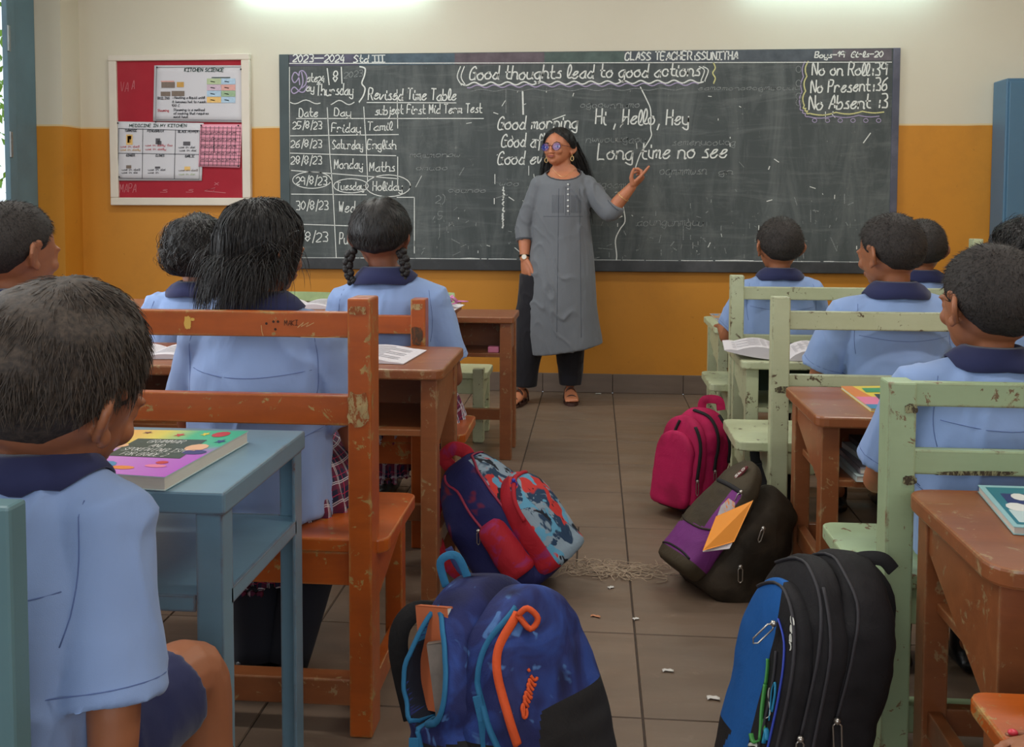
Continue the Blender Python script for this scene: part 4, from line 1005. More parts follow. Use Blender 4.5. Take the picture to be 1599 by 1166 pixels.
def child(label, pos, seat, k=1.0, yaw=0, lean=.03, head=(0, 0, 0), hair='crop', skin=None, girl=False, arms=None, legs=None, group=None, shoulders=1.0, side_lean=0, vox=.005,
          hoff=(0, 0, 0), neck_up=0, hk=1.14, seed=1, feetz=.0, hairmat=None, cape=0, spine=0, girth=1.0, hc=None, tights=False, bobr=.074):
    """a seated child in school uniform, facing +Y turned by yaw (radians)"""
    skin = skin or SK_A; rz = Matrix.Rotation(yaw, 4, 'Z'); O = Vector((pos[0], pos[1], seat))
    t = thing('person', label, 'person', O, group)
    def w(x, y, z): return O + rz @ (Vector((x, y, z))*k)
    def ln(z): u = max(0, min(1.2, z/.43)); return Vector((side_lean*u, lean*u + spine*math.sin(PI*min(u, 1)), 0))
    def b(x, y, z): q = ln(z); return w(x+q.x, y+q.y, z)
    X = rz @ Vector((1, 0, 0)); sh = .128*shoulders; g = girth
    top = .445
    HC = Vector(hc) if hc is not None else b(hoff[0], .022+hoff[1], top+.13+neck_up+hoff[2]); H = frame(HC, head[0], head[1], head[2], yaw)
    body = MB(); head_geo(body, H, k*hk)
    nb = b(0, -.004, top-.03); nt = H @ Vector((0, -.012, -.055))
    body.loft([(nb, .050*k, .047*k), (nb.lerp(nt, .35), .041*k, .042*k), (nt, .044*k, .047*k)], side=X, seg=16, round_ends=True)
    body.loft([(b(0, 0, .05), .11*k, .085*k), (b(0, 0, .17), .105*k, .075*k), (b(0, 0, .29), .12*k, .075*k), (b(0, 0, .375), .10*k, .06*k), (b(0, 0, top), .05*k, .045*k)], side=X, seg=20, round_ends=True)
    arms = arms or {}; elb = {}; hands = {}
    for s, nm in ((-1, 'l'), (1, 'r')):
        A = arms.get(nm, {}); S0 = b(s*sh, 0, .378); E = b(*A.get('e', (s*.185, .06, .17))); Wr = b(*A.get('w', (s*.10, .24, .20)))
        if 'wa' in A: Wr = Vector(A['wa']); E = Vector(A['ea'])
        body.add([], []); limb_s(body, [S0, S0.lerp(E, .5)+X*s*.004*k, E, E.lerp(Wr, .45), Wr], [.038*k, .034*k, .028*k, .0265*k, .0195*k])
        dv = Vector(A.get('hd', (0, 1, -.1))); hn = Vector(A.get('hn', (0, .2, 1)))
        hand(body, Wr, rz @ dv, rz @ hn, .80*k, A.get('c', (.35, .4, .45, .5)), ts=-s, fr=.0082)
        elb[s] = (S0, E)
    # legs
    legs = legs or {}
    for s, nm in ((-1, 'l'), (1, 'r')):
        Lg = legs.get(nm, {}); hp = w(s*.07, .02, .065); kn = w(*Lg.get('k', (s*.09, .34, .05))); an = w(*Lg.get('a', (s*.085, .36, -seat/k+.075+feetz)))
        limb_s(body, [hp, hp.lerp(kn, .5), kn, kn.lerp(an, .4), an], [.072*k, .063*k, .047*k, .044*k, .028*k])
        fd = rz @ Vector(Lg.get('f', (0, 1, 0))); fo = MB()
        body.loft([(an-fd*.02*k, .025*k, .03*k), (an+fd*.06*k-Vector((0, 0, .035*k)), .026*k, .022*k)], side=X, seg=12, round_ends=True)
        Lg['_'] = (hp, kn, an, fd)
        legs[nm] = Lg
    bm_ = remesh(body, vox*k, 3); ob = bm_.build('body', skin, t, smooth=True)
    # shoes and socks
    for nm in ('l', 'r'):
        hp, kn, an, fd = legs[nm]['_']; fd = fd.normalized(); sd = fd.cross(Vector((0, 0, 1))).normalized(); ft = an-Vector((0, 0, .072*k))
        m_ = MB(); m_.loft([(ft-fd*.045*k+Vector((0, 0, .020*k)), .028*k, .021*k), (ft+Vector((0, 0, .032*k)), .034*k, .034*k), (ft+fd*.06*k+Vector((0, 0, .022*k)), .038*k, .024*k), (ft+fd*.125*k+Vector((0, 0, .015*k)), .030*k, .015*k)], side=sd, seg=14, round_ends=True)
        m_.tube([an-Vector((0, 0, .03*k)), an+(kn-an)*.06], .036*k, 14)
        sh_ = remesh(m_, .005, 2).build('shoe', SHOE, t, smooth=True)
        so = MB()
        if tights: so.tube(cat_rom([an-(kn-an)*.13, an+(kn-an)*.5, kn, kn.lerp(hp, .5)], 5), [.049*k+.032*k*min(1, q_/12) for q_ in range(16)], 18)
        else: so.tube([an-(kn-an)*.02, an+(kn-an)*.30, an+(kn-an)*.62], [.034*k, .040*k, .0475*k], 16)
        so.build('stocking' if tights else 'sock', SOCK, t, smooth=True)
    # shirt
    st = MB()
    st.loft([(b(0, 0, .005), .150*k*g, .125*k*g), (b(0, -.004, .10), .145*k*g, .108*k*g), (b(0, -.006, .20), .148*k*g, .100*k*g), (b(0, -.006, .30), .150*k*g, .098*k), (b(0, -.004, .375), .142*k*shoulders, .088*k), (b(0, -.004, .420), .105*k, .070*k), (b(0, 0, .440), .056*k, .050*k)], side=X, seg=28)
    for s in (-1, 1):
        S0, E = elb[s]; d_ = (E-S0); en = S0+d_*.78
        st.ell(S0-Vector((0, 0, .008*k)), (.060*k, .060*k, .054*k), nu=16, nv=12)
        st.loft([(b(s*sh*.45, 0, .395), .052*k, .052*k), (S0, .060*k, .057*k), (S0+d_*.4, .062*k, .060*k), (en, .068*k, .064*k)], side=rz @ Vector((0, 1, 0)), seg=18)
    sm = remesh(st, .0065*k, 3); folds(sm, .013*k, 7/k, .0045, 20, (1, 1, .7), seed)
    so_ = sm.build('shirt', SHIRT, t, smooth=True)
    bv = BVHTree.FromPolygons(sm.v, sm.f)
    bk = rz @ Vector((0, 1, 0))
    seam_on(bv, [(b(-.128+.256*i/16, 0, .318-.012*math.sin(PI*i/16)) - bk*.4, bk) for i in range(17)], 'yoke_seam', t)
    for s in (-1, 1):
        S0, E = elb[s]
        seam_on(bv, [(b(s*(.128+.012*math.sin(q/12*PI)), 0, .41-.015*q) - bk*.4+Vector((0, 0, 0)), bk) for q in range(11)], 'armhole_seam', t)
        d_ = (E-S0).normalized(); c_ = S0.lerp(E, .70); a1 = d_.orthogonal().normalized(); a2 = d_.cross(a1)
        seam_on(bv, [(c_+(a1*math.cos(q*2*PI/20)+a2*math.sin(q*2*PI/20))*.25*k, -(a1*math.cos(q*2*PI/20)+a2*math.sin(q*2*PI/20))) for q in range(21)], 'sleeve_hem_seam', t)
    # collar: folded band lying on the shoulders
    cb_ = MB(); nu = 40; rings = []
    nck = nb.lerp(nt, .42); up_ = (nt-nb).normalized()
    Y_ = rz @ Vector((0, 1, 0))
    def drop_z(q, dflt):
        h = bv.ray_cast(Vector((q.x, q.y, nck.z+.05*k)), Vector((0, 0, -1)), .3); return h[0].z if h[0] is not None else dflt
    for i in range(nu+1):
        a = -PI/2 + (i/nu-.5)*2*PI*.93; ca, sa = math.cos(a), math.sin(a); r_ = X*ca*1.06 + Y_*sa
        back = max(0, -sa); wd_ = .032+.004*back+.016*abs(ca)+cape
        p0 = nck+r_*.050*k - up_*.02*k; p1 = nck+r_*.053*k+up_*.016*k; p2 = nck+r_*.060*k+up_*.012*k
        q = nck+r_*(.058+wd_*.72)*k; z3 = max(drop_z(q, -9)+.005, nck.z-(.030+.006*abs(ca))*k); p4 = Vector((q.x, q.y, z3))
        q = p2.lerp(p4, .5); p3 = Vector((q.x, q.y, max(q.z+.004*k, drop_z(q, -9)+.006)))
        rings.append([p0, p1, p2, p3, p4])
    m = 5; vs = [p for rg in rings for p in rg]
    cb_.add(vs, [(i*m+j, i*m+j+1, (i+1)*m+j+1, (i+1)*m+j) for i in range(nu) for j in range(m-1)])
    co = cb_.build('collar', NAVY2, t, smooth=True); so2 = co.modifiers.new('s', 'SOLIDIFY'); so2.thickness = .0035; so2.offset = 0
    # lower garment
    lo = MB()
    if girl:
        lo.loft([(w(0, -.02, .10), .125*k, .105*k), (w(0, .02, .06), .165*k, .15*k), (w(0, .10, .0+.015), .205*k, .21*k), (w(0, .13, -.035), .215*k, .235*k)], side=X, seg=48)
        sk = remesh(lo, .007, 2)
        cc = w(0, .10, 0)
        for i, p in enumerate(sk.v):
            a = math.atan2(p.y-cc.y, p.x-cc.x); f = max(0, min(1, (cc.z+.09*k-p.z)/.10))
            sk.v[i] = p+sk.no[i]*(.010*math.sin(a*26+1.5*math.sin(p.z*30))*f)
        sko = sk.build('plaid_skirt', PLAID, t, smooth=True); uvl = sko.data.uv_layers.new(name='uv'); me = sko.data; inv = WM[sko.name]
        for lp in me.loops:
            p = inv @ me.vertices[lp.vertex_index].co; a = math.atan2(p.y-cc.y, p.x-cc.x); uvl.data[lp.index].uv = (a/6.283*2.2, (p.z-math.hypot(p.x-cc.x, p.y-cc.y)*.8)*1.7)
    else:
        lo.loft([(w(0, 0, .11), .115*k, .09*k), (w(0, .0, .05), .13*k, .115*k), (w(0, .02, .005), .12*k, .11*k)], side=X, seg=24)
        for nm in ('l', 'r'):
            hp, kn, an, fd = legs[nm]['_']; lo.loft([(hp-(kn-hp)*.08, .080*k, .070*k), (hp.lerp(kn, .4), .078*k, .070*k), (hp.lerp(kn, .80), .070*k, .066*k)], side=X, seg=18)
        sm2 = remesh(lo, .007, 3); folds(sm2, .005, 12, .002, 30, seed=seed+4); sm2.build('shorts', NAVY, t, smooth=True)
    # hair
    kk = k*hk; hm = hairmat or HAIR
    if hair == 'crop':
        c_, sf = hair_cap(H, kk, 'short', .008, .0012, 30, seed, lump=.002); strands(c_, H, kk, 'short', sf, 5200, .012, .0010, seed=seed, lift=1.0, segs=2, mz=-.03)
        c_.build('hair', hm if hairmat else HAIRG, t, smooth=True)
    elif hair == 'thick':
        c_, sf = hair_cap(H, kk, 'short', .021, .0035, 20, seed, lump=.006, fade=.75, pw_=1.0); strands(c_, H, kk, 'short', sf, 10000, .027, .0012, seed=seed, lift=.16, segs=3)
        c_.build('hair', hm, t, smooth=True)
    elif hair == 'bob':
        c_, sf = hair_cap(H, kk, 'bob', .012, .004, 16, seed, drop=.017, lump=.006, bobr=bobr); strands(c_, H, kk, 'bob', sf, 9000, .112, .0014, 'long', seed, .08, segs=8, mz=.03)
        c_.build('hair', hm, t, smooth=True)
    elif hair == 'curly':
        c_, sf = hair_cap(H, kk, 'bob', .018, .007, 9, seed, lump=.012); strands(c_, H, kk, 'bob', sf, 2600, .06, .0022, 'short', seed, .5, curl=.007, segs=7, mz=.02)
        c_.build('hair', hm, t, smooth=True)
    elif hair == 'plaits':
        c_, sf = hair_cap(H, kk, 'plait', .016, .0025, 22, seed, lump=.004, part=True); strands(c_, H, kk, 'plait', sf, 4500, .030, .0012, seed=seed, lift=.16, segs=3)
        c_.build('hair', hm, t, smooth=True)
        for s in (-1, 1):
            m_ = MB(); base = H @ (Vector((s*.050, -.050, -.052))*kk)
            for q in range(9):
                u = q/8; p = base+X*(s*(.022+.012*math.sin(u*PI))*k)+Vector((0, 0, -.088*u*k)); 
                m_.ell(p+X*(.006*(-1)**q*k), (.0125*k*(1-.25*u), .012*k, .011*k), Matrix.Rotation(.6*(-1)**q, 3, 'Y'), nu=10, nv=8)
                m_.ell(p-X*(.006*(-1)**q*k)-Vector((0, 0, .005)), (.011*k*(1-.25*u), .011*k, .010*k), nu=10, nv=8)
            m_.build('plait', hm, t, smooth=True)
    return t, H
# ---------------------------------------------------------------- the class
def kid(label, head_px, Y, seat, back=.0, **kw):
    """child whose head centre is seen at head_px at distance Y; the trunk below it is sized to sit on the seat"""
    hc = P(head_px[0], head_px[1], Y=Y+.03); k = max(.85, min(1.12, (hc.z-seat)/.575)); bx_ = kw.pop('bx', 0)
    kw.setdefault('hk', 1.15/k)
    return child(label, (hc.x+bx_, Y-.01), seat, k, hc=hc, **kw)
kid('girl with a tousled black bob and plaid skirt on the orange bench, seen from behind', (410, 382), 2.08, .395, head=(-.55, .10, .05), hair='bob', girl=True, hk=.98, tights=True, bobr=.070,
      arms={'l': {'e': (-.19, .08, .17)}, 'r': {'e': (.19, .06, .15), 'w': (.16, .22, .12)}}, legs={'l': {'k': (-.10, .20, .02), 'a': (-.03, .06, -.31), 'f': (.2, 1, -.5)}, 'r': {'k': (.10, .22, .02), 'a': (.045, .07, -.31), 'f': (-.3, 1, -.5)}}, seed=1, vox=.005)
kid('girl with short curly black hair, second row, left of the girl with the bob', (308, 392), 3.12, .355, head=(.1, .1, 0), hair='curly', girl=True, skin=SK_B, seed=2, vox=.006)
kid('girl with two short black plaits, seen from straight behind', (594, 364), 3.12, .355, head=(0, .05, 0), hair='plaits', girl=True, skin=SK_B, seed=3, vox=.005, bx=.03,
      arms={'r': {'e': (.19, .05, .14), 'w': (.13, .25, .20)}, 'l': {'e': (-.18, .05, .14), 'w': (-.10, .25, .20)}})
kid('boy with cropped hair at the far left edge, looking right', (22, 385), 2.25, .40, head=(-.35, .10, 0), hair='crop', seed=4, vox=.006)
# the near boy, bent over his book
nh = P(97, 598, Y=1.09)
child('boy bent over his book in the left foreground with thick dark brown hair', (P(-28, 900, Y=1.02).x, 1.00), .36, .96, shoulders=.95, lean=.10, spine=-.02, head=(-.02, .30, .20), hair='thick', hairmat=HAIRB, seed=5, vox=.0045, hk=1.18, hc=nh,
      arms={'r': {'e': (.165, .02, .12), 'w': (.03, .15, .10)}, 'l': {'e': (-.18, .10, .16), 'w': (-.05, .22, .12)}}, legs={'r': {'k': (.085, .30, .075)}, 'l': {'k': (-.12, .30, .06)}}, yaw=-.20)
# right block
kid('boy with cropped hair and broad blue back on the nearest green bench', (1546, 466), 2.0, .372, head=(.25, .05, 0), hair='crop', seed=6, vox=.0045, shoulders=1.22, hk=1.25,
      arms={'l': {'e': (-.22, .10, .14), 'w': (-.10, .28, .18)}}, girth=1.1)
kid('boy turning his head left in the middle right row, large open book before him', (1390, 388), 3.14, .352, head=(.50, .12, -.05), hair='crop', seed=7, vox=.005, shoulders=1.2, bx=.02,
      arms={'l': {'e': (-.22, .08, .15), 'w': (-.13, .25, .18)}})
kid('small boy with close-cropped hair on the far right bench before the blackboard', (1217, 380), 4.1, .355, head=(.12, .05, 0), hair='crop', seed=8, vox=.006,
      arms={'l': {'e': (-.20, .10, .17), 'w': (-.20, .30, .19)}})
kid('boy half hidden behind the head of the boy turning left', (1440, 384), 4.15, .355, head=(-.05, .05, 0), hair='crop', seed=9, vox=.006)
kid('child with wavy black hair at the right edge before the blue cupboard', (1600, 392), 3.6, .355, head=(.2, .05, 0), hair='curly', skin=SK_B, seed=10, vox=.006)
# the child at the bottom right corner: only a hand on the orange seat shows
hw = P(1690, 1160, Z=.445)
child('child whose hand with red nail polish rests on the orange seat, bottom right corner', (hw.x+.33, hw.y-.05), .42, .95, yaw=.1, hair='plaits', girl=True, seed=11, vox=.006,
      arms={'l': {'wa': hw, 'ea': hw+Vector((.16, -.06, .08)), 'hd': (-1, -.02, -.10), 'hn': (0, 0, 1), 'c': (.25, .25, .25, .3)}})
NAIL = M('red_nail_polish', (214, 60, 76), .3, 0)
last = [o for o in bpy.data.objects if o.get('category') == 'person'][-1]; lb_ = [o for o in last.children if o.name.startswith('body')][0]; ML = WM[lb_.name]
hv = [ML @ v_.co for v_ in lb_.data.vertices]; hv = [p for p in hv if (p-hw).length < .17 and p.x < hw.x-.03]; nl = MB(); hd_ = Vector((-1, 0, -.15))
ys = sorted(p.y for p in hv); y0, y1 = ys[int(len(ys)*.02)], ys[int(len(ys)*.98)]
for i in range(4):
    yc = y0+(y1-y0)*(.12+.25*i); c_ = [p for p in hv if abs(p.y-yc) < (y1-y0)*.10]
    if c_: tip = min(c_, key=lambda p: p.x); nl.ell((tip.x+.007, tip.y, tip.z+.004), (.0065, .0052, .0040), nu=10, nv=6)
nl_ = nl.build('nails', NAIL, last, smooth=True)

# ================================================================ THE TEACHER
YT = 5.25
def q(px, py, dy=0): return P(px, py, Y=YT+dy)
tp = thing('person', 'woman teacher in a long grey kurta pointing at the blackboard', 'person', (q(868, 600).x, YT, 0))
th_ = q(873, 229); HT = frame(th_, PI-.42, -.10, .04)
tb_ = MB(); head_geo(tb_, HT, 1.02)
Xt = Vector((1, 0, 0)); nbt = q(881, 272, .0); ntt = HT @ Vector((0, -.012, -.055))
tb_.loft([(nbt, .056, .050), (nbt.lerp(ntt, .4), .048, .048), (ntt, .050, .05)], side=Xt, seg=18, round_ends=True)
def row(x0, x1, y, dep, dy=0): a, b = q(x0, y, dy), q(x1, y, dy); return ((a+b)/2, (b.x-a.x)/2, dep)
tb_.loft([row(858, 902, 268, .05), row(842, 918, 281, .085), row(840, 920, 305, .105), row(842, 918, 345, .11), row(844, 916, 370, .105), row(838, 922, 420, .12), row(842, 925, 450, .11)], side=Xt, seg=26, round_ends=True)
RS, RE, RW = q(844, 290), q(820, 352, .02), q(819, 404, -.04)
LS, LE, LW = q(916, 291), q(952, 331, -.06), q(986, 292, -.10)
limb_s(tb_, [RS, RS.lerp(RE, .5)+Vector((-.006, 0, 0)), RE, RE.lerp(RW, .4), RW], [.050, .046, .038, .036, .025])
limb_s(tb_, [LS, LS.lerp(LE, .5), LE, LE.lerp(LW, .4), LW], [.050, .046, .039, .037, .026])
hand(tb_, RW, (.10, -.15, -1), (-.75, -.6, 0), 1.02, (.30, .35, .45, .55), ts=-1, thumb=(.85, .5, -.2), fr=.0085)
hand(tb_, LW, (.72, -.05, .68), (.66, -.3, -.72), 1.0, (.04, .95, 1.1, 1.15), ts=-1, thumb=(.5, .45, -.75), fr=.0088, spread=.18)
for hp, kn, an, foot in (((q(845, 440), q(824, 520, .0), q(815, 598, .02), (-.35, -1, 0))), ((q(893, 440), q(890, 520, .05), q(890, 596, .12), (.10, -1, 0)))):
    limb_s(tb_, [hp, hp.lerp(kn, .5), kn, kn.lerp(an, .4), an], [.085, .074, .055, .05, .034])
    fd = Vector(foot).normalized(); sd = fd.cross(Vector((0, 0, 1))).normalized(); g0 = Vector((an.x, an.y, 0))
    tb_.loft([(g0-fd*.035+Vector((0, 0, .048)), .026, .03), (g0+fd*.03+Vector((0, 0, .05)), .033, .032), (g0+fd*.10+Vector((0, 0, .036)), .040, .018), (g0+fd*.15+Vector((0, 0, .030)), .038, .012)], side=sd, seg=16, round_ends=True)
    for i in range(5):
        o_ = g0+sd*(-.030+.015*i)*(1 if sd.x > 0 else -1)+fd*(.155-.004*abs(i-1))+Vector((0, 0, .028)); tb_.ell(o_, (.0085, .018, .008), nu=8, nv=6)
rb = remesh(tb_, .0042, 3); rb.build('body', SK_T, tp, smooth=True)
# trousers
TROU = cloth_mat('black_trouser_cloth', (34, 33, 38)); m_ = MB()
m_.loft([row(838, 922, 400, .12), row(836, 924, 440, .125)], side=Xt, seg=22)
m_.loft([row(812, 870, 430, .10), row(806, 862, 480, .09), row(801, 852, 530, .085, .02), row(799, 842, 570, .07, .02), row(802, 838, 603, .055, .02)], side=Xt, seg=20)
m_.loft([row(862, 922, 430, .10), row(862, 918, 500, .085, .04), row(868, 913, 550, .075, .08), row(871, 911, 580, .062, .12), row(873, 908, 601, .055, .12)], side=Xt, seg=20)
mt_ = remesh(m_, .007, 3); folds(mt_, .008, 11, .003, 30, (1, 1, .5), 3); mt_.build('trousers', TROU, tp, smooth=True)
# kurta
KUR = cloth_mat('grey_kurta_cotton', (108, 111, 116), .07, 700, w=.35); m_ = MB()
m_.loft([row(858, 904, 264, .058), row(846, 916, 275, .085), row(838, 921, 290, .105), row(835, 921, 315, .122), row(833, 921, 340, .128), row(831, 924, 370, .125), row(826, 928, 400, .135), row(822, 930, 435, .15),
         row(820, 932, 475, .155), row(822, 937, 510, .155), row(828, 943, 545, .155)], side=Xt, seg=40)
def sleeve(a, b, c, t):
    e2 = b.lerp(c, t); P_ = cat_rom([a, a.lerp(b, .5), b, e2], 5); R_ = [.058+(.050-.058)*i/(len(P_)-1) for i in range(len(P_))]
    m_.ell(a, (.060,)*3); m_.tube(P_, R_, 20)
sleeve(RS, RE, RW, .48); sleeve(LS, LE, LW, .30)
mk = remesh(m_, .0065, 3); folds(mk, .0075, 9, .002, 34, (1, 1, .35), 9)
nc = q(880, 268, -.05)
keep = []
for f in mk.f:
    c = sum((mk.v[i] for i in f), Vector())/len(f); dx = (c.x-nc.x)/.094; dz = (c.z-nc.z)/(.042 if c.z < nc.z else .2)
    if not (dx*dx+dz*dz < 1 and c.y < YT+.02): keep.append(f)
hem_cut = [f for f in keep if not (sum((mk.v[i] for i in f), Vector())/len(f)).z < q(880, 552).z-.03]
mk.f = hem_cut; mk.mi = [0]*len(mk.f)
ko = mk.build('kurta', KUR, tp, smooth=True); sm_ = ko.modifiers.new('s', 'SOLIDIFY'); sm_.thickness = .002; sm_.offset = -1
bvk = BVHTree.FromPolygons(mk.v, mk.f); FW = Vector((0, 1, 0))
KSEAM = M('kurta_seam', (66, 72, 82), .9, 0)
seam_on(bvk, [(Vector((nc.x+.095*math.cos(PI+PI*i/24), YT-.6, nc.z+.044*math.sin(PI+PI*i/24)-.002)), FW) for i in range(25)], 'neck_piping', tp, .0028, M('neck_piping', (70, 64, 66), .9, 0))
for x in (868, 903): seam_on(bvk, [(q(x+(y-300)*.012*(-1 if x < 880 else 1), y, -.5), FW) for y in range(292, 548, 10)], 'princess_seam', tp, .0011, KSEAM)
for i in range(9):
    x = 857+i*2.3; seam_on(bvk, [(q(x, y, -.5), FW) for y in range(303, 339, 6)], 'pleat', tp, .0008, KSEAM)
    x = 889+i*2.0; seam_on(bvk, [(q(x, y, -.5), FW) for y in range(303, 339, 6)], 'pleat', tp, .0008, KSEAM)
seam_on(bvk, [(q(x, 339, -.5), FW) for x in range(842, 914, 6)], 'yoke_seam', tp, .0012, KSEAM)
for x0 in (880, 886): seam_on(bvk, [(q(x0, y, -.5), FW) for y in range(283, 339, 6)], 'placket_edge', tp, .0009, KSEAM)
BTN = M('pearl_button', (214, 216, 214), .3, 0)
for y in (285, 293, 302, 312, 322, 330):
    h = bvk.ray_cast(q(883.5, y, -.5), FW, 1.0)
    if h[0] is not None: MB().ell(h[0]-Vector((0, .002, 0)), (.0055, .003, .0055), nu=10, nv=6).build('button', BTN, tp, smooth=True)
for a, b, t, nm in ((RE, RW, .44, 0), (LE, LW, .26, 1)):
    c = a.lerp(b, t); d = (b-a).normalized(); u = d.orthogonal().normalized(); v = d.cross(u)
    MB().tube([c+(u*math.cos(k_*PI/10)+v*math.sin(k_*PI/10))*.0515 for k_ in range(21)], .0014, 5, cap=False).build('cuff_seam', KSEAM, tp)
# hair: cap with a parting, long hair behind the shoulders
LINES['long'] = ([0, .3, .8, 1.1, 1.3, 1.6, 2.2, 3.15], [.74, .66, .40, .18, .0, -.30, -.62, -.74])
c_, sf = hair_cap(HT, 1.02, 'long', .015, .003, 20, 3, part=True, lump=.003)
strands(c_, HT, 1.02, 'long', sf, 3600, .04, .0013, seed=4, lift=.06, segs=4, crown=(0, .3, .95), mz=.06)
r = random.Random(8); back = MB()
bk0 = HT @ Vector((.01, -.06, .0)); 
back.loft([(bk0+Vector((0, 0, .05)), .062, .045), (bk0+Vector((.008, .01, -.03)), .085, .052), (q(888, 262, .10), .100, .045), (q(888, 290, .12), .112, .035), (q(886, 325, .13), .10, .022), (q(886, 352, .13), .05, .012)], side=Xt, seg=26)
for k_ in range(1700):
    a = r.uniform(-PI, PI); u0 = r.uniform(.0, .6); st_ = bk0+Vector((math.cos(a)*.086, .01+math.sin(a)*.05, .04-.12*u0)); tx = 884+r.uniform(-56, 50)*abs(math.cos(a))**.5*(1 if math.cos(a) > 0 else 1)
    tx = 886+math.cos(a)*r.uniform(18, 46); e_ = q(tx, r.uniform(272, 350), .10+.03*math.sin(a)); m0 = st_.lerp(e_, .5)+Vector((math.cos(a)*.012, .0, 0))
    pts = cat_rom([st_, m0, e_+Vector((r.gauss(0, .006), r.gauss(0, .006), 0))], 3); sd_ = Vector((math.sin(a), r.gauss(0, .6), 0)).normalized()*.0009
    vs = []
    for p_ in pts: vs += [p_-sd_, p_+sd_]
    back.add(vs, [(2*i, 2*i+1, 2*i+3, 2*i+2) for i in range(len(pts)-1)])
c_.add(back.v, back.f); c_.build('hair', HAIR, tp, smooth=True)
# face details
def hp_(x, y, z): return HT @ (Vector((x, y, z))*1.02)
LIP = M('soft_red_lips', (146, 74, 62), .45, 0); EYEW = M('eye_white', (226, 222, 216), .3, 0); IRIS = M('dark_iris', (30, 20, 16), .2, 0); BROW = M('eyebrow_hair', (28, 22, 20), .8, 0)
GLF = M('thin_dark_glasses_frame', (70, 44, 60), .3, 0, metal=.6); GOLD = M('pale_gold', (222, 190, 130), .3, .02, metal=.7)
LENS = bpy.data.materials.new('blue_coated_lens'); LENS.use_nodes = True; lb = LENS.node_tree.nodes['Principled BSDF']
lb.inputs['Base Color'].default_value = lin((44, 56, 170)); lb.inputs['Roughness'].default_value = .12; lb.inputs['Alpha'].default_value = .42
MB().ell(hp_(0, .0965, -.0615), (.024, .0045, .0034), HT.to_3x3(), 12, 8).ell(hp_(0, .096, -.0675), (.020, .0045, .0042), HT.to_3x3(), 12, 8).build('lips', LIP, tp, smooth=True)
for s in (-1, 1):
    MB().ell(hp_(s*.031, .080, -.014), (.0135, .006, .0065), HT.to_3x3(), 12, 8).build('eye', EYEW, tp, smooth=True)
    MB().ell(hp_(s*.031-.002, .0850, -.014), (.0058, .003, .0058), HT.to_3x3(), 10, 8).build('iris', IRIS, tp, smooth=True)
    MB().tube([hp_(s*.015, .092, .004), hp_(s*.03, .090, .009), hp_(s*.046, .078, .004)], [.0022, .0026, .0012], 6).build('eyebrow', BROW, tp, smooth=True)
gl = MB()
for s in (-1, 1): gl.tube([hp_(s*.033+.024*math.cos(a*PI/10), .1005-.10*abs(s*.033+.024*math.cos(a*PI/10))**1.5*2, -.016+.021*math.sin(a*PI/10)) for a in range(21)], .0013, 6)
gl.tube([hp_(-.009, .1015, -.012), hp_(0, .104, -.009), hp_(.009, .1015, -.012)], .0013, 6)
for s in (-1, 1): gl.tube([hp_(s*.057, .088, -.010), hp_(s*.073, .06, -.010), hp_(s*.078, .0, -.008)], .0013, 6)
glo = gl.build('glasses_frame', GLF, tp, smooth=True)
for s in (-1, 1):
    c0 = Vector((s*.033, .0985-.012, -.016)); vs = [hp_(s*.033+.0225*math.cos(a*PI/8), .0985-.10*abs(s*.033+.0225*math.cos(a*PI/8))**1.5*2, -.016+.0195*math.sin(a*PI/8)) for a in range(16)]
    MB().add(vs, [tuple(range(16))]).build('lens', LENS, glo)
    e0 = hp_(s*.076, -.002, -.046); er_ = MB().tube([e0+Vector(((.008*math.sin(a*PI/8)), 0, -.010-.012*math.cos(a*PI/8)*-1-.012)) for a in range(17)], .0022, 8)
    er_.ell(e0+Vector((0, 0, -.004)), (.003, .003, .006)); er_.build('earring', GOLD, tp, smooth=True)
NK = MB().tube([q(862+36*i/12, 262+14*math.sin(PI*i/12), -.055-.05*math.sin(PI*i/12)) for i in range(13)], .0009, 5); NK.build('necklace', GOLD, tp, smooth=True)
# watch, bangle, sandals
wc = RE.lerp(RW, .93); wd_ = (RW-RE).normalized(); u = wd_.cross(Vector((0, 1, 0))).normalized(); v = wd_.cross(u)
wo = MB().tube([wc+(u*math.cos(k_*PI/10)+v*math.sin(k_*PI/10))*.029 for k_ in range(21)], .0055, 6, flat=.4, cap=False).build('watch', M('black_leather', (26, 22, 22), .5, 0), tp, smooth=True)
wn = Vector((0, -1, 0)); MB().tube([wc+wn*.027, wc+wn*.034], .0145, 20).build('watch_case', GOLD, wo, smooth=False); MB().tube([wc+wn*.0335, wc+wn*.0348], .0122, 20).build('watch_dial', M('white_dial', (236, 234, 228), .3, 0), wo)
wc = LE.lerp(LW, .62); wd_ = (LW-LE).normalized(); u = wd_.orthogonal().normalized(); v = wd_.cross(u)
MB().tube([wc+(u*math.cos(k_*PI/10)+v*math.sin(k_*PI/10))*.036 for k_ in range(21)], .0018, 6, cap=False).build('bangle', GOLD, tp, smooth=True)
SOLE = M('dark_brown_sandal', (66, 40, 34), .5, .1)
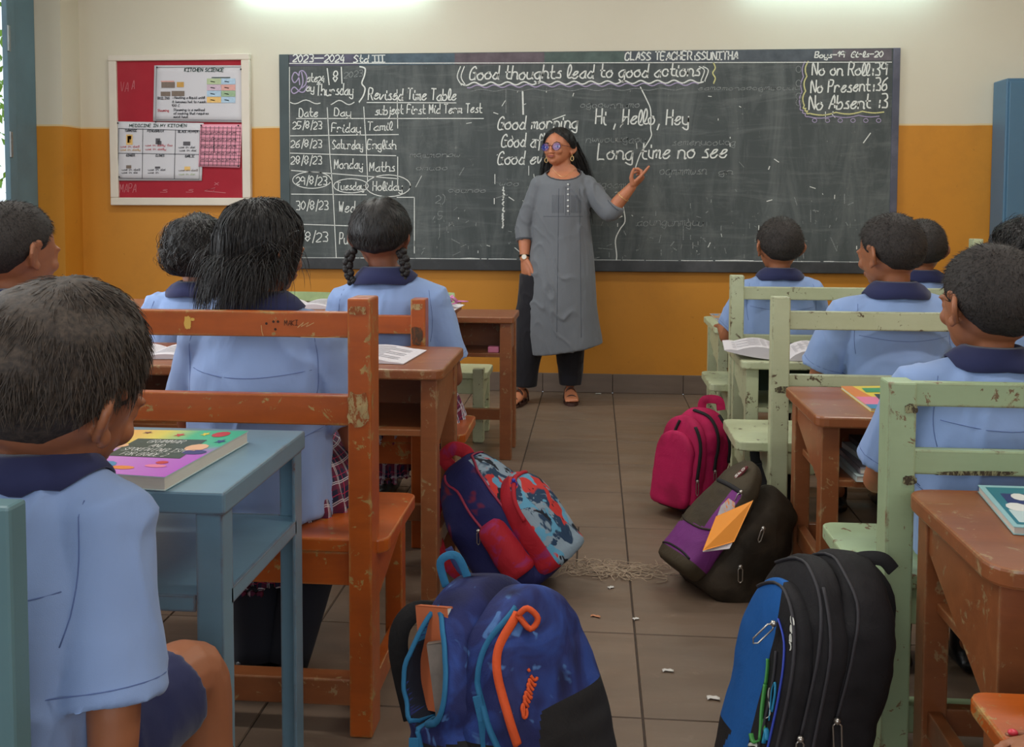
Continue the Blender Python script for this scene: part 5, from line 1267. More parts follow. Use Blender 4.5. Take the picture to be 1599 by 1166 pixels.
for an, foot in ((q(815, 598, .02), (-.35, -1, 0)), (q(890, 596, .12), (.10, -1, 0))):
    fd = Vector(foot).normalized(); sd = fd.cross(Vector((0, 0, 1))).normalized(); g0 = Vector((an.x, an.y, 0)); m_ = MB()
    out = [g0+fd*(.06+.115*math.cos(a*PI/12))+sd*(.040+.008*math.cos(a*PI/12))*math.sin(a*PI/12) for a in range(24)]
    m_.add([p+Vector((0, 0, .001)) for p in out]+[p+Vector((0, 0, .018)) for p in out], [tuple(range(24)), tuple(range(24, 48))[::-1]]+[(i, (i+1) % 24, (i+1) % 24+24, i+24) for i in range(24)])
    so = m_.build('sandal', SOLE, tp)
    for f0, hh, ww in ((.115, .052, .043), (.055, .085, .037), (-.01, .085, .036)):
        MB().ribbon([g0+fd*f0+sd*ww*math.cos(a*PI/10)+Vector((0, 0, .012+(hh-.012)*math.sin(a*PI/10))) for a in range(11)], .018, .003, [sd*math.cos(a*PI/10)+Vector((0, 0, math.sin(a*PI/10))) for a in range(11)]).build('sandal_strap', SOLE, so, smooth=True)
# ================================================================ SCHOOL BAGS
def bag_cloth(name, c, c2=None, sc=14, rough=.75, lo=.45, hi=.6, weave=420, extra=None):
    m = bpy.data.materials.new(name); m.use_nodes = True; n = NT(m); b = n.bsdf; v = n.coords()
    out = n.mix(n.noise(v, 5, 4), lin(scale3(c, .82)), lin(scale3(c, 1.12)))
    if c2: out = n.mix(n.ramp(n.noise(v, sc, 3, .6, .8), [(lo, (0, 0, 0)), (hi, (1, 1, 1))]), out, lin(c2))
    for (c3, s3, l3, h3, off) in (extra or []):
        mp = n.new('ShaderNodeMapping'); mp.inputs['Location'].default_value = (off, off*.7, off*1.3); n.link(v, mp.inputs[0])
        out = n.mix(n.ramp(n.noise(mp.outputs[0], s3, 2, .5, .6), [(l3, (0, 0, 0)), (h3, (1, 1, 1))]), out, lin(c3))
    n.link(out, b.inputs['Base Color']); b.inputs['Roughness'].default_value = rough; b.inputs['Specular IOR Level'].default_value = .3
    h = n.math('ADD', n.math('MULTIPLY', n.noise(n.coords((1, 1, .6)), 16, 4, .6, .7), 6.0), n.math('MULTIPLY', n.noise(v, weave, 2), .5)); n.bump(h, .35, .0025)
    MATS[name] = m; return m
class Shell:
    """puffed bag body: local x width, y front, z up; point(t, phi, off) lies on its surface"""
    def __init__(s, M_, H, A, D, c=(0, 0, 0), top=.55, sup=.62, lean=0, bot=.10, topk=.75, amp=.008, seed=0, dent=None, sag=0):
        s.M, s.H, s.A, s.D, s.c, s.top, s.sup, s.lean, s.bot, s.topk, s.amp, s.seed, s.dent, s.sag = M_, H, A, D, Vector(c), top, sup, lean, bot, topk, amp, seed, dent, sag
    def point(s, t, phi, off=0):
        k = 1.0
        if t > s.top: u = (t-s.top)/(1-s.top); k = max(0.02, (1-u**2.3))**.5
        kb = 1.0
        if t < s.bot: u = 1-t/s.bot; kb = max(.02, 1-u**2.2)**.5*.25+.75 if t > 0 else .75
        a = s.A*(k*s.topk+(1-s.topk)*(1 if t <= s.top else k))*kb; a = s.A*k*kb; d = s.D*(.35+.65*k)*kb*(1-.22*t+s.sag*math.sin(PI*min(1, t*1.3)))
        if t >= .999: a, d = a*.02, d*.02
        c, sn = math.cos(phi), math.sin(phi); c = math.copysign(abs(c)**s.sup, c); sn = math.copysign(abs(sn)**s.sup, sn)
        p = Vector((c*(a+off), sn*(d+off)+s.lean*t, t*s.H)) + s.c
        n_ = noise.noise(p*9+Vector((s.seed, 0, 0)))*s.amp + noise.noise(Vector((p.x*14, p.y*14, p.z*30))+Vector((s.seed, 5, 0)))*s.amp*.45
        if 0 < t < 1: p += Vector((c, sn, 0))*n_
        if s.dent: p = s.dent(p, t, phi)
        return s.M @ p
    def mesh(s, nt=40, nphi=64, rule=None):
        mb = MB(); ts = [0]+[.02+.98*i/nt for i in range(nt+1)]
        ts = [t if t < .85 else .85+.15*math.sin((t-.85)/.15*PI/2) for t in ts]
        vs = []; 
        for t in ts: vs += [s.point(t, 2*PI*i/nphi) for i in range(nphi)]
        n = len(ts); vs.append(s.M @ (s.c)); vs.append(s.point(1.0, 0).lerp(s.point(1.0, PI), .5))
        for j in range(n-1):
            for i in range(nphi):
                mi = rule((ts[j]+ts[j+1])/2, 2*PI*(i+.5)/nphi) if rule else 0
                mb.add([], [], 0); mb.f.append((j*nphi+i, j*nphi+(i+1) % nphi, (j+1)*nphi+(i+1) % nphi, (j+1)*nphi+i)); mb.mi.append(mi)
        for i in range(nphi): mb.f.append((n*nphi, (i+1) % nphi, i)); mb.mi.append(0); mb.f.append((n*nphi+1, (n-1)*nphi+i, (n-1)*nphi+(i+1) % nphi)); mb.mi.append(0)
        mb.v = vs; return mb
    def path(s, pts, off=.003, n=6):
        P_ = cat_rom([(a, b, 0) for a, b in pts], n); return [s.point(p.x, p.y, off) for p in P_]
def zip_line(sh, pts, mt, t, r=.004, name='zip', off=.002): return MB().tube(sh.path(pts, off), r, 6, flat=.6).build(name, mt, t, smooth=True)
def puller(p, mt, t, L=.035, d=(0, 0, -1), w=.008, name='zip_pull'):
    p = Vector(p); d = Vector(d).normalized(); mb = MB(); mb.ell(p, (.006, .006, .006), nu=8, nv=6)
    s = d.cross(Vector((0, -1, 0))).normalized()*w/2
    mb.tube([p, p+d*.008-s, p+d*(L-.006)-s, p+d*L, p+d*(L-.006)+s, p+d*.008+s, p], .0016, 6); return mb.build(name, mt, t, smooth=True)
def strap(pts, w, th, mt, t, name='shoulder_strap', nrm=(0, -1, .3)):
    return MB().ribbon(cat_rom(pts, 6), w, th, nrm).build(name, mt, t, smooth=True, bevel=.001, bseg=1)
ZSIL = M('silver_zip_pull', (190, 186, 178), .3, .05, metal=.9); BLKW = M('black_webbing', (24, 24, 26), .8, .1, bump=.3, bs=300)
def frame_bag(loc, fdir, tilt, roll=0):
    th = math.atan2(-fdir[0], fdir[1]); return Matrix.Translation(Vector(loc)) @ Matrix.Rotation(th, 4, 'Z') @ Matrix.Rotation(roll, 4, 'Y') @ Matrix.Rotation(tilt, 4, 'X')

# ---- 1. blue galaxy backpack, half open, in the foreground
b0 = P(770, 1335, Z=0.0); b0 = Vector((P(803, 1100, Y=1.60).x, 1.60, 0.012))
BG = bag_cloth('galaxy_blue_cloth', (36, 42, 92), (46, 68, 134), 9, lo=.48, hi=.62, extra=[((78, 116, 170), 26, .64, .70, 3.0), ((28, 30, 66), 7, .52, .66, 8.0)])
BGB = bag_cloth('black_bag_bottom', (36, 34, 34)); TEAL = bag_cloth('teal_zip_tape', (44, 110, 150), weave=600); DARKI = M('dark_bag_inside', (24, 28, 40), .95, .2); ORZ = bag_cloth('orange_zip_tape', (212, 84, 40))
t = thing('backpack', 'dark blue galaxy-print backpack with an unzipped main pocket and orange zip, in the foreground', 'backpack', (b0.x, b0.y, 0))
M1 = frame_bag(b0, (.78, -.62), .24)
def leaf1(t_, ph):     # inside the unzipped gap
    u = (t_-.50)/.42
    if not 0 < u < 1: return 0
    c = -.16+.04*u; w = .46*math.sin(PI*u)**.8; x = (ph-c+PI) % (2*PI)-PI
    return max(0, 1-(x/w)**2) if w > 0 and abs(x) < w else 0
def dent1(p, t_, ph):
    k_ = leaf1(t_, ph); 
    return p - Vector((1, .1, 0))*.07*min(1, k_*2.2)
sh1 = Shell(M1, .43, .140, .105, lean=0, seed=2, dent=dent1, amp=.014, sag=.12)
def rule1(t_, ph):
    k_ = leaf1(t_, ph)
    if k_ > 0: return 3 if t_ > .80 else 2
    return 1 if t_ < .46+.03*math.sin(ph*2) else 0
sh1.mesh(110, 200, rule1).build('main_compartment', [BG, BGB, DARKI, TEAL], t, smooth=True)
Mp = M1; pk = Shell(Mp, .415, .128, .080, c=(0, .105, .0), seed=5, amp=.009, top=.5, sag=.15)
def rule1b(t_, ph):
    x = math.cos(ph)
    p_ = ph if ph < PI*1.5 else ph-2*PI; lim = .50-.26*math.exp(-((p_-.75)/.28)**2) if p_ < .75 else .24+.34*min(1, (p_-.75)/.5)
    return 1 if t_ < lim else 0
pk.mesh(100, 160, rule1b).build('front_pocket', [BG, BGB], t, smooth=True)
zip_line(sh1, [(.50, -.16), (.58, -.48), (.70, -.60), (.83, -.48), (.92, -.12), (.83, .24), (.70, .32), (.58, .16), (.50, -.16)], TEAL, t, .006, 'main_zip')
zip_line(sh1, [(.50, -.16), (.40, -.12), (.3, -.1)], TEAL, t, .005, 'zip_tail')
zip_line(pk, [(.48, .25), (.60, .10), (.72, .0), (.86, .15), (.95, .9)], TEAL, t, .006, 'pocket_zip'); zip_line(pk, [(.50, .66), (.62, .58), (.74, .46), (.84, .50), (.93, 1.0)], ORZ, t, .0085, 'orange_zip')
zip_line(pk, [(.28, .78), (.46, .68)], ORZ, t, .007, 'orange_zip_end')
a = sh1.point(.48, -.16, .01); MB().ribbon([a, a+Vector((.002, -.012, -.06)), a+Vector((.0, -.014, -.13))], .017, .003, (0, -1, 0)).build('zip_ribbon', TEAL, t, bevel=.001)
a = pk.point(.68, .02, .012); MB().ribbon([a, a+Vector((.010, -.008, -.035)), a+Vector((.016, -.01, -.085))], .014, .003, (0, -1, 0)).build('zip_ribbon', TEAL, t, bevel=.001)
a = pk.point(.93, 1.0, .01); MB().tube(cat_rom([a, a+Vector((.015, 0, .012)), a+Vector((.032, 0, -.004)), a+Vector((.02, -.004, -.02)), a], 4), .005, 6).build('orange_zip_loop', ORZ, t, smooth=True)
a = sh1.point(.97, -1.2); strap([a, a+Vector((-.01, 0, .045)), a+Vector((.02, 0, .055)), a+Vector((.045, 0, .0))], .014, .004, TEAL, t, 'top_handle')
a = sh1.point(.86, -1.5); strap([a, a+Vector((-.05, -.01, .0)), a+Vector((-.075, -.01, -.06)), a+Vector((-.05, 0, -.2))], .035, .008, BGB, t)
# stitched name on the pocket
wr = MB(); st_, tw = text_strokes('emmi', .1, .1, 3)
for s_ in st_:
    P_ = [pk.point(.58+.12*(x/tw)+.05*y, .92+.40*(x/tw)-.14*y, .0025) for x, y in s_]
    if len(P_) > 1: wr.tube(P_, .0026, 6)
wr.build('stitched_lettering', ORZ, t, smooth=True)
# what is in the open pocket
KR = M('kraft_orange_cover', (196, 104, 62), .7, .1, 10); PG = M('paper_page_edges', (206, 200, 188), .8, .05, 20, stretch=(1, 1, 30)); GREYB = M('grey_printed_cover', (120, 108, 98), .6, .3, 40); YELF = M('yellow_pouch', (190, 140, 50), .6, .1)
def slab(name, label, cat, c, size, R_, cover, group=None, pages=True):
    c = Vector(c); t_ = thing(name, label, cat, c, group); w, d, h = size
    X4 = Matrix.Translation(c) @ R_.to_4x4()
    if pages: MB().box(-w/2+.002, w/2-.002, -d/2+.002, d/2-.002, -h/2+.0012, h/2-.0012).xf(X4).build('pages', PG, t_)
    MB().box(-w/2, w/2, -d/2, d/2, h/2-.0012, h/2).box(-w/2, w/2, -d/2, d/2, -h/2, -h/2+.0012).box(-w/2, -w/2+.0015, -d/2, d/2, -h/2, h/2).xf(X4).build('cover', cover, t_)
    return t_
RB = M1.to_3x3() @ Matrix.Rotation(PI/2, 3, 'Y')
def inb(x, y, z): return M1 @ Vector((x, y, z))
slab('notebook', 'kraft-brown covered notebook standing in the open blue backpack', 'notebook', inb(.088, -.022, .315), (.17, .095, .012), M1.to_3x3() @ Euler((.25, PI/2-.12, .15)).to_matrix(), KR)
slab('notebook', 'thick grey printed booklet leaning beside the kraft notebook in the blue backpack', 'notebook', inb(.098, .022, .29), (.12, .07, .02), M1.to_3x3() @ Euler((-.4, PI/2-.05, .3)).to_matrix(), GREYB)
slab('pouch', 'small mustard yellow pouch at the bottom of the open blue backpack', 'pouch', inb(.10, .01, .245), (.05, .07, .02), M1.to_3x3() @ Euler((.1, PI/2, 0)).to_matrix(), YELF, pages=False)

# ---- 2. red and blue backpack leaning on the brown desk
b2 = Vector((P(836, 930, Z=0).x, 2.70, .012))
RBN = bag_cloth('navy_red_sports_cloth', (32, 34, 84), (128, 34, 50), 6, lo=.56, hi=.62); REDC = bag_cloth('red_mesh_cloth', (172, 30, 44), (150, 40, 90), 12, lo=.58, hi=.66)
PRT = bag_cloth('printed_front_panel', (134, 152, 166), (30, 56, 84), 13, lo=.50, hi=.53, weave=700, extra=[((190, 50, 46), 10, .56, .58, 4.0), ((90, 150, 180), 16, .58, .60, 9.0), ((16, 22, 34), 22, .60, .62, 14.0)])
t = thing('backpack', 'navy and red printed backpack leaning against the brown desk in the aisle', 'backpack', (b2.x, b2.y, 0))
M2 = frame_bag(b2, (.955, -.30), .66)
sh2 = Shell(M2, .41, .130, .120, seed=11, amp=.009, sag=.05)
sh2.mesh(50, 84, lambda t_, ph: 1 if 1.0 < ph < 2.2 and .03 < t_ < .96 else 0).build('main_compartment', [RBN, PRT], t, smooth=True)
pk2 = Shell(M2, .28, .115, .055, c=(0, .115, .01), seed=13, amp=.006, top=.55)
pk2.mesh(30, 64, lambda t_, ph: 1 if .35 < ph < 2.8 else 0).build('front_pocket', [REDC, PRT], t, smooth=True)
zip_line(pk2, [(.55, .25), (.78, .4), (.93, 1.0), (.95, 1.6), (.93, 2.2)], REDC, t, .007, 'pocket_zip')
PIPE = M('red_piping', (140, 30, 60), .6, .1)
zip_line(sh2, [(.03, .95), (.3, .92), (.6, .92), (.85, .98), (.95, 1.3), (.97, 1.6), (.95, 2.0)], PIPE, t, .004, 'piping'); zip_line(sh2, [(.04, .05), (.3, .1), (.6, .05), (.85, .0), (.96, -.3)], PIPE, t, .004, 'side_zip')
side = Shell(M2, .17, .05, .05, c=(.112, .04, .05), seed=17, amp=.004, top=.8, sup=.8); side.mesh(20, 40).build('side_pocket', REDC, t, smooth=True)
a = sh2.point(.99, 4.2); strap([a, a+Vector((-.02, 0, .03)), a+Vector((.01, -.01, .06)), a+Vector((.05, -.01, .045)), a+Vector((.045, 0, .0))], .04, .008, REDC, t, 'top_handle', (0, -1, .1))
a = sh2.point(.9, -1.2); c = sh2.point(.22, -1.0); strap([a, a.lerp(c, .3)+Vector((-.05, -.02, -.02)), a.lerp(c, .7)+Vector((-.05, -.03, -.03)), c], .03, .008, REDC, t)
a = P(700, 855, Y=2.5); c = P(758, 908, Y=2.5); strap([a, a.lerp(c, .4)+Vector((0, 0, -.03)), c], .02, .004, bag_cloth('slate_strap', (60, 70, 120)), t, 'lower_strap')
BP = M('blue_plastic_pull', (44, 60, 170), .4, .02); puller(pk2.point(.93, .8, .01), BP, t, .05, (.1, 0, -1), .016); puller(sh2.point(.52, .02, .006), ZSIL, t, .04)

# ---- 3. pink backpack by the pale green bench
b3 = Vector((P(1080, 797, Z=0).x, 3.45, .012))
PK = bag_cloth('deep_pink_cloth', (186, 26, 84), (150, 16, 64), 5); PKB = bag_cloth('dark_bag_base', (40, 26, 34)); ZBK = M('black_zip_tape', (22, 18, 22), .8, .1)
t = thing('backpack', 'bright pink backpack with dark open zips beside the middle green bench', 'backpack', (b3.x, b3.y, 0))
M3 = frame_bag(b3, (-.72, -.69), .16)
sh3 = Shell(M3, .355, .105, .085, seed=21, amp=.010, top=.6); sh3.mesh(40, 64, lambda t_, ph: 1 if t_ < .08 else 0).build('main_compartment', [PK, PKB], t, smooth=True)
p3 = Shell(M3, .325, .095, .04, c=(0, .085, 0), seed=23, amp=.008, top=.6); p3.mesh(30, 56, lambda t_, ph: 1 if t_ < .10 else 0).build('front_pocket', [PK, PKB], t, smooth=True)
p3b = Shell(M3, .26, .085, .025, c=(0, .125, .01), seed=25, amp=.006, top=.6); p3b.mesh(24, 48).build('small_pocket', PK, t, smooth=True)
for sh_, pts in ((sh3, [(.42, PI-.2), (.7, PI-.15), (.92, PI-.5), (.97, PI*.5)]), (p3, [(.35, PI-.35), (.7, PI-.3), (.9, PI-.6)]), (p3, [(.35, 1.6), (.7, 1.5), (.94, 1.55)]), (sh3, [(.5, PI+.4), (.8, PI+.3), (.95, PI+.2)])):
    zip_line(sh_, pts, ZBK, t, .008, 'zip')
for sh_, tt, ph in ((sh3, .42, PI-.2), (p3, .35, PI-.35), (p3, .35, 1.6)): puller(sh_.point(tt, ph, .008), ZSIL, t, .05)
a = sh3.point(.98, 4.7); strap([a+Vector((-.03, 0, 0)), a+Vector((-.02, 0, .035)), a+Vector((.03, 0, .035)), a+Vector((.04, 0, 0))], .03, .01, PK, t, 'top_handle')

# ---- 4. olive and purple backpack with an orange folder
b4 = Vector((P(1088, 930, Z=0).x, 2.72, .012))
OL = bag_cloth('olive_brown_cloth', (70, 60, 44), (58, 50, 38), 5); PUR = bag_cloth('purple_panel_cloth', (118, 50, 122)); ODK = bag_cloth('dark_olive_cloth', (60, 51, 40), (42, 36, 28), 6)
t = thing('backpack', 'olive backpack with purple panels slumped over in the aisle, an orange folder sticking out', 'backpack', (b4.x, b4.y, 0))
M4 = frame_bag(b4, (-.93, -.37), .74, .06)
sh4 = Shell(M4, .365, .115, .11, c=(.0, -.05, 0), seed=31, amp=.016, sag=.1); sh4.mesh(48, 80).build('main_compartment', ODK, t, smooth=True)
p4 = Shell(M4, .375, .100, .046, c=(0, .078, .0), seed=33, amp=.006, top=.5)
def rule4(t_, ph):
    if t_ < .10: return 0
    if t_ < .34 - .06*math.cos(ph*1): return 1
    if 1.95 < ph < 2.65 and t_ < .72: return 1
    return 0
p4.mesh(90, 140, rule4).build('front_pocket', [OL, PUR], t, smooth=True)
zip_line(p4, [(.74, 1.2), (.73, 1.7), (.72, 2.5)], ZBK, t, .007, 'pocket_zip'); puller(p4.point(.72, 2.5, .012), ZSIL, t, .045, (-.4, 0, -1), .012)
zip_line(p4, [(.10, 1.0), (.12, 1.6), (.10, 2.4)], ZBK, t, .003, 'seam_piping'); zip_line(p4, [(.36, .9), (.33, 1.6), (.38, 2.6)], ODK, t, .003, 'seam_piping')
bl_ = MB(); C4 = p4.point(.86, 1.75, .003); n4 = (M4.to_3x3() @ Vector((0, 1, 0))).normalized(); u4 = (M4.to_3x3() @ Vector((-.35, 0, 1))).normalized(); v4 = n4.cross(u4)
bl_.loft([(C4-n4*.001, .028, .010), (C4+n4*.003, .027, .009)], side=u4, seg=20).build('badge', M('dark_red_badge', (96, 24, 30), .5, .05), t, smooth=False)
wr = MB(); st_, tw = text_strokes('SkO', .1, .1, 3)
for s_ in st_: wr.tube([C4+n4*.0035+u4*(-.02+.04*x/tw)+v4*(-.005+.010*y) for x, y in s_], .0011, 5)
wr.build('badge_lettering', M('white_badge_letters', (220, 214, 206), .5, 0), t)
puller(sh4.point(.30, 2.9, .01), ZSIL, t, .045, (0, 0, -1), .012); puller(P(1192, 825, Y=2.62), ZSIL, t, .04, (-.3, 0, -1), .008)
FO = M('orange_folder_card', (226, 138, 28), .55, .05)
def poly_sheet(name, label, cat, pts, th_, mt, extra=None):
    P_ = [Vector(p) for p in pts]; c = sum(P_, Vector())/len(P_); n_ = (P_[1]-P_[0]).cross(P_[2]-P_[0]).normalized()*th_
    t_ = thing(name, label, cat, c); n = len(P_); mb = MB(); mb.add([p for p in P_]+[p+n_ for p in P_], [tuple(range(n)), tuple(range(n, 2*n))[::-1]]+[(i, i+n, (i+1) % n+n, (i+1) % n) for i in range(n)])
    mb.build(extra or 'sheet', mt, t_); return t_
poly_sheet('folder', 'orange card folder sticking out of the olive backpack', 'folder', [P(1097, 860, Y=2.47), P(1146, 846, Y=2.49), P(1176, 781, Y=2.55), P(1118, 806, Y=2.58)], .002, FO, 'cover')
poly_sheet('paper', 'white sheets of paper under the orange folder in the olive backpack', 'paper', [P(1097, 862, Y=2.478), P(1139, 857, Y=2.482), P(1150, 835, Y=2.505), P(1112, 835, Y=2.53)], .004, M('white_paper', (214, 208, 212), .7, .03))
poly_sheet('pamphlet', 'small blue and orange pamphlet behind the orange folder', 'paper', [P(1112, 830, Y=2.56), P(1146, 826, Y=2.545), P(1148, 785, Y=2.59), P(1138, 778, Y=2.60), P(1126, 790, Y=2.60)], .002, M('blue_orange_print', (170, 160, 160), .6, .3, 20, chips=((210, 120, 40), .5, 12)))

# ---- 5. black and blue backpack against the near green bench
b5 = Vector((P(1226, 1240, Z=0).x, 1.74, .012))
BK = bag_cloth('black_polyester', (36, 34, 36), (26, 24, 26), 6, weave=600); BL5 = bag_cloth('bright_blue_panel', (26, 92, 164), weave=600); GRYZ = M('charcoal_zip', (52, 50, 54), .7, .1)
t = thing('backpack', 'large black backpack with a bright blue front panel beside the nearest green bench', 'backpack', (b5.x, b5.y, 0))
M5 = frame_bag(b5, (-.955, -.30), .20)
sh5 = Shell(M5, .455, .120, .082, c=(0, -.025, 0), seed=41, amp=.010, top=.62); sh5.mesh(46, 80).build('main_compartment', BK, t, smooth=True)
m5 = Shell(M5, .44, .120, .050, c=(0, .045, 0), seed=43, amp=.006, top=.62); m5.mesh(40, 64).build('middle_compartment', BK, t, smooth=True)
p5 = Shell(M5, .39, .110, .035, c=(0, .085, 0), seed=45, amp=.004, top=.60)
def rule5(t_, ph):
    d = math.cos(ph)
    if t_ < .24 and d < .5-t_*1.4 and 0 < ph < PI: return 1
    if ph < 1.7 and ph > .2 and t_ > .24: return 1
    return 0
p5.mesh(90, 140, rule5).build('front_pocket', [BK, BL5], t, smooth=True)
for sh_, pts in ((sh5, [(.45, PI-.4), (.7, PI-.35), (.9, PI-.45), (.98, 1.6), (.9, .4)]), (m5, [(.38, PI-.5), (.7, PI-.5), (.92, PI-.7), (.98, 1.6), (.9, .5)]), (p5, [(.1, PI-.6), (.6, PI-.55), (.9, PI-.8), (.98, 1.6), (.9, .6)]), (m5, [(.2, PI-.1), (.7, PI-.1), (.93, PI-.4)])): zip_line(sh_, pts, GRYZ, t, .0045, 'zip')
zip_line(p5, [(.14, 2.25), (.5, 2.25), (.75, 2.1), (.85, 1.75)], M('blue_piping', (60, 80, 190), .5, .05), t, .003, 'blue_piping'); zip_line(p5, [(.13, 2.0), (.5, 1.98), (.72, 1.85)], GRYZ, t, .004, 'pocket_zip')
puller(p5.point(.83, 1.75, .012), ZSIL, t, .05, (-.75, 0, -.8), .012); puller(m5.point(.38, PI-.5, .012), ZSIL, t, .055, (-.05, 0, -1), .012); puller(sh5.point(.45, PI-.4, .012), ZSIL, t, .055, (.05, 0, -1), .014)
def on5(t_, ph): return p5.point(t_, ph, .003)
EM = [M('green_print', (70, 150, 70), .5, .1), M('white_print', (210, 210, 200), .5, .1), M('cyan_print', (40, 140, 180), .5, .1)]
em = MB()
for pts, r_, mi in (([(.34, 2.0), (.42, 1.9), (.50, 1.82), (.56, 1.78)], .007, 0), ([(.56, 1.78), (.62, 1.74), (.665, 1.70)], .0055, 0), ([(.34, 2.0), (.31, 1.85), (.33, 1.75)], .005, 0), ([(.42, 1.9), (.38, 2.1)], .004, 0), ([(.28, 1.75), (.31, 1.95), (.27, 2.1)], .004, 1), ([(.22, 1.75), (.27, 1.85), (.20, 1.95), (.24, 2.1)], .0035, 1),
                    ([(.44, 2.12), (.50, 2.05), (.56, 1.98), (.60, 2.02), (.56, 2.10), (.48, 2.14)], .0025, 2), ([(.34, 2.12), (.40, 2.10), (.36, 2.2)], .007, 2), ([(.44, 2.02), (.47, 2.10), (.53, 1.92), (.56, 1.90)], .0022, 1)):
    em.tube([on5(a_.x, a_.y) for a_ in cat_rom([(x, y, 0) for x, y in pts], 4)], r_, 6, mi, flat=.4)
em.build('printed_figure_emblem', EM, t, smooth=True)
wr = MB(); st_, tw = text_strokes('Gear', .2, .1, 3)
for s_ in st_: wr.tube([p5.point(.90-.14*(x/tw), 2.28+.16*y, .004) for x, y in s_], .0012, 5)
wr.build('printed_lettering', EM[1], t)
a = m5.point(.25, PI-.2, .01); MB().box(a.x-.02, a.x+.01, a.y-.01, a.y+.01, a.z-.03, a.z+.01).build('side_buckle', M('black_plastic', (20, 20, 22), .3, 0), t, bevel=.003)
a = sh5.point(.97, 4.7); strap([a+Vector((-.03, 0, 0)), a+Vector((-.015, 0, .010)), a+Vector((.02, 0, .010)), a+Vector((.04, 0, -.01))], .025, .006, BLKW, t, 'top_handle')
a = sh5.point(.92, 4.9); c = sh5.point(.1, 4.9); strap([a, a+Vector((.03, -.02, -.06)), c+Vector((.05, -.02, .14)), c], .045, .010, BLKW, t)

# ---- 6. black bag on the floor behind the worn green post
b6 = Vector((P(1200, 850, Z=0).x, 3.15, .012))
t = thing('backpack', 'small black bag on the floor in the shade behind the worn green post', 'backpack', (b6.x, b6.y, 0))
M6 = frame_bag(b6, (-.3, -.95), .10); sh6 = Shell(M6, .25, .11, .08, seed=51, amp=.012); sh6.mesh(30, 48).build('main_compartment', BK, t, smooth=True)
a = sh6.point(.97, 1.5); strap([a+Vector((-.03, 0, 0)), a+Vector((-.03, 0, .05)), a+Vector((.02, 0, .05)), a+Vector((.03, 0, 0))], .03, .008, BLKW, t, 'top_handle'); zip_line(sh6, [(.5, .3), (.85, .5), (.96, 1.5), (.85, 2.6), (.5, 2.8)], GRYZ, t, .004)

# ================================================================ BOOKS ON THE DESKS
def quad_book(name, label, c4, th_, cover_build, cover_m, group=None, z=None):
    """closed book whose top cover has the four corners c4 (far left, far right, near right, near left)"""
    c4 = [Vector(p) for p in c4]; c = sum(c4, Vector())/4; c.z -= th_; t_ = thing(name, label, 'book', c, group)
    dn = Vector((0, 0, -1)); cen = sum(c4, Vector())/4; inn = [p+(cen-p).normalized()*.003 for p in c4]
    def sl(ps, a, b): return MB().add([p+dn*a for p in ps]+[p+dn*b for p in ps], [(0, 3, 2, 1), (4, 5, 6, 7)]+[(i, (i+1) % 4, (i+1) % 4+4, i+4) for i in range(4)])
    pm = sl(inn, .0012, th_-.0012).build('page_block', PG, t_)
    cm = MB(); cm.add(sl(c4, 0, .0012).v, sl(c4, 0, .0012).f); k_ = sl(c4, th_-.0012, th_); cm.add(k_.v, k_.f)
    co = cm.build('cover', cover_m, t_)
    uv = lambda u, v, h=.0006: (c4[0]*(1-u)+c4[1]*u)*(1-v)+(c4[3]*(1-u)+c4[2]*u)*v+Vector((0, 0, h))
    if cover_build: cover_build(uv, t_)
    return t_
HBT = .65
cc = [P(203, 671, Z=HBT+.022), P(388, 673, Z=HBT+.022), P(257, 745, Z=HBT+.022), P(72, 733, Z=HBT+.022)]
def cov_mat(name, stops, axis_fn=None):
    m = bpy.data.materials.new(name); m.use_nodes = True; n = NT(m); v = n.coords((1, 1, 1), 'UV'); sp = n.new('ShaderNodeSeparateXYZ'); n.link(v, sp.inputs[0])
    top = n.ramp(sp.outputs[0], [(0, lin((226, 160, 90))), (.35, lin((214, 200, 90))), (.62, lin((70, 180, 130))), (1, lin((60, 170, 130)))])
    bot = n.ramp(sp.outputs[0], [(0, lin((120, 150, 210))), (.3, lin((190, 130, 200))), (1, lin((176, 90, 190)))])
    f = n.ramp(n.math('ADD', sp.outputs[1], n.math('MULTIPLY', n.noise(v, 4, 2), .3)), [(.50, (0, 0, 0)), (.70, (1, 1, 1))])
    n.link(n.mix(f, top, bot), n.bsdf.inputs['Base Color']); n.bsdf.inputs['Roughness'].default_value = .3; return m
PC = {k_: M('cover_print_'+k_, c, .35, 0) for k_, c in dict(board=(44, 66, 56), white=(232, 232, 226), red=(190, 50, 50), yellow=(226, 200, 60), navy=(40, 50, 110), blue=(60, 130, 170), skin=(222, 170, 130), orange=(216, 130, 50), pink=(220, 120, 150), teal=(40, 120, 136), brown=(110, 60, 50), green=(70, 150, 90), pale=(196, 216, 216)).items()}
def grid_cover(uv, mt, t_, name='cover_art', n=6):
    mb = MB(); vs = [uv(i/n, j/n, .0003) for j in range(n+1) for i in range(n+1)]
    mb.add(vs, [(j*(n+1)+i, (j+1)*(n+1)+i, (j+1)*(n+1)+i+1, j*(n+1)+i+1) for j in range(n) for i in range(n)]); o = mb.build(name, mt, t_)
    l = o.data.uv_layers.new(name='uv')
    for lp in o.data.loops: i = lp.vertex_index; l.data[lp.index].uv = ((i % (n+1))/n, (i//(n+1))/n)
    return o
def blob2(mb, uv, u, v, ru, rv, mi=0, star=False, h=.0008, a0=0):
    n = 10; pts = []
    for i in range(n): a = 2*PI*i/n+a0; r_ = 1 if not star or i % 2 == 0 else .45; pts.append(uv(u+ru*r_*math.cos(a), v+rv*r_*math.sin(a), h))
    mb.add(pts, [tuple(range(n))[::-1]], mi)
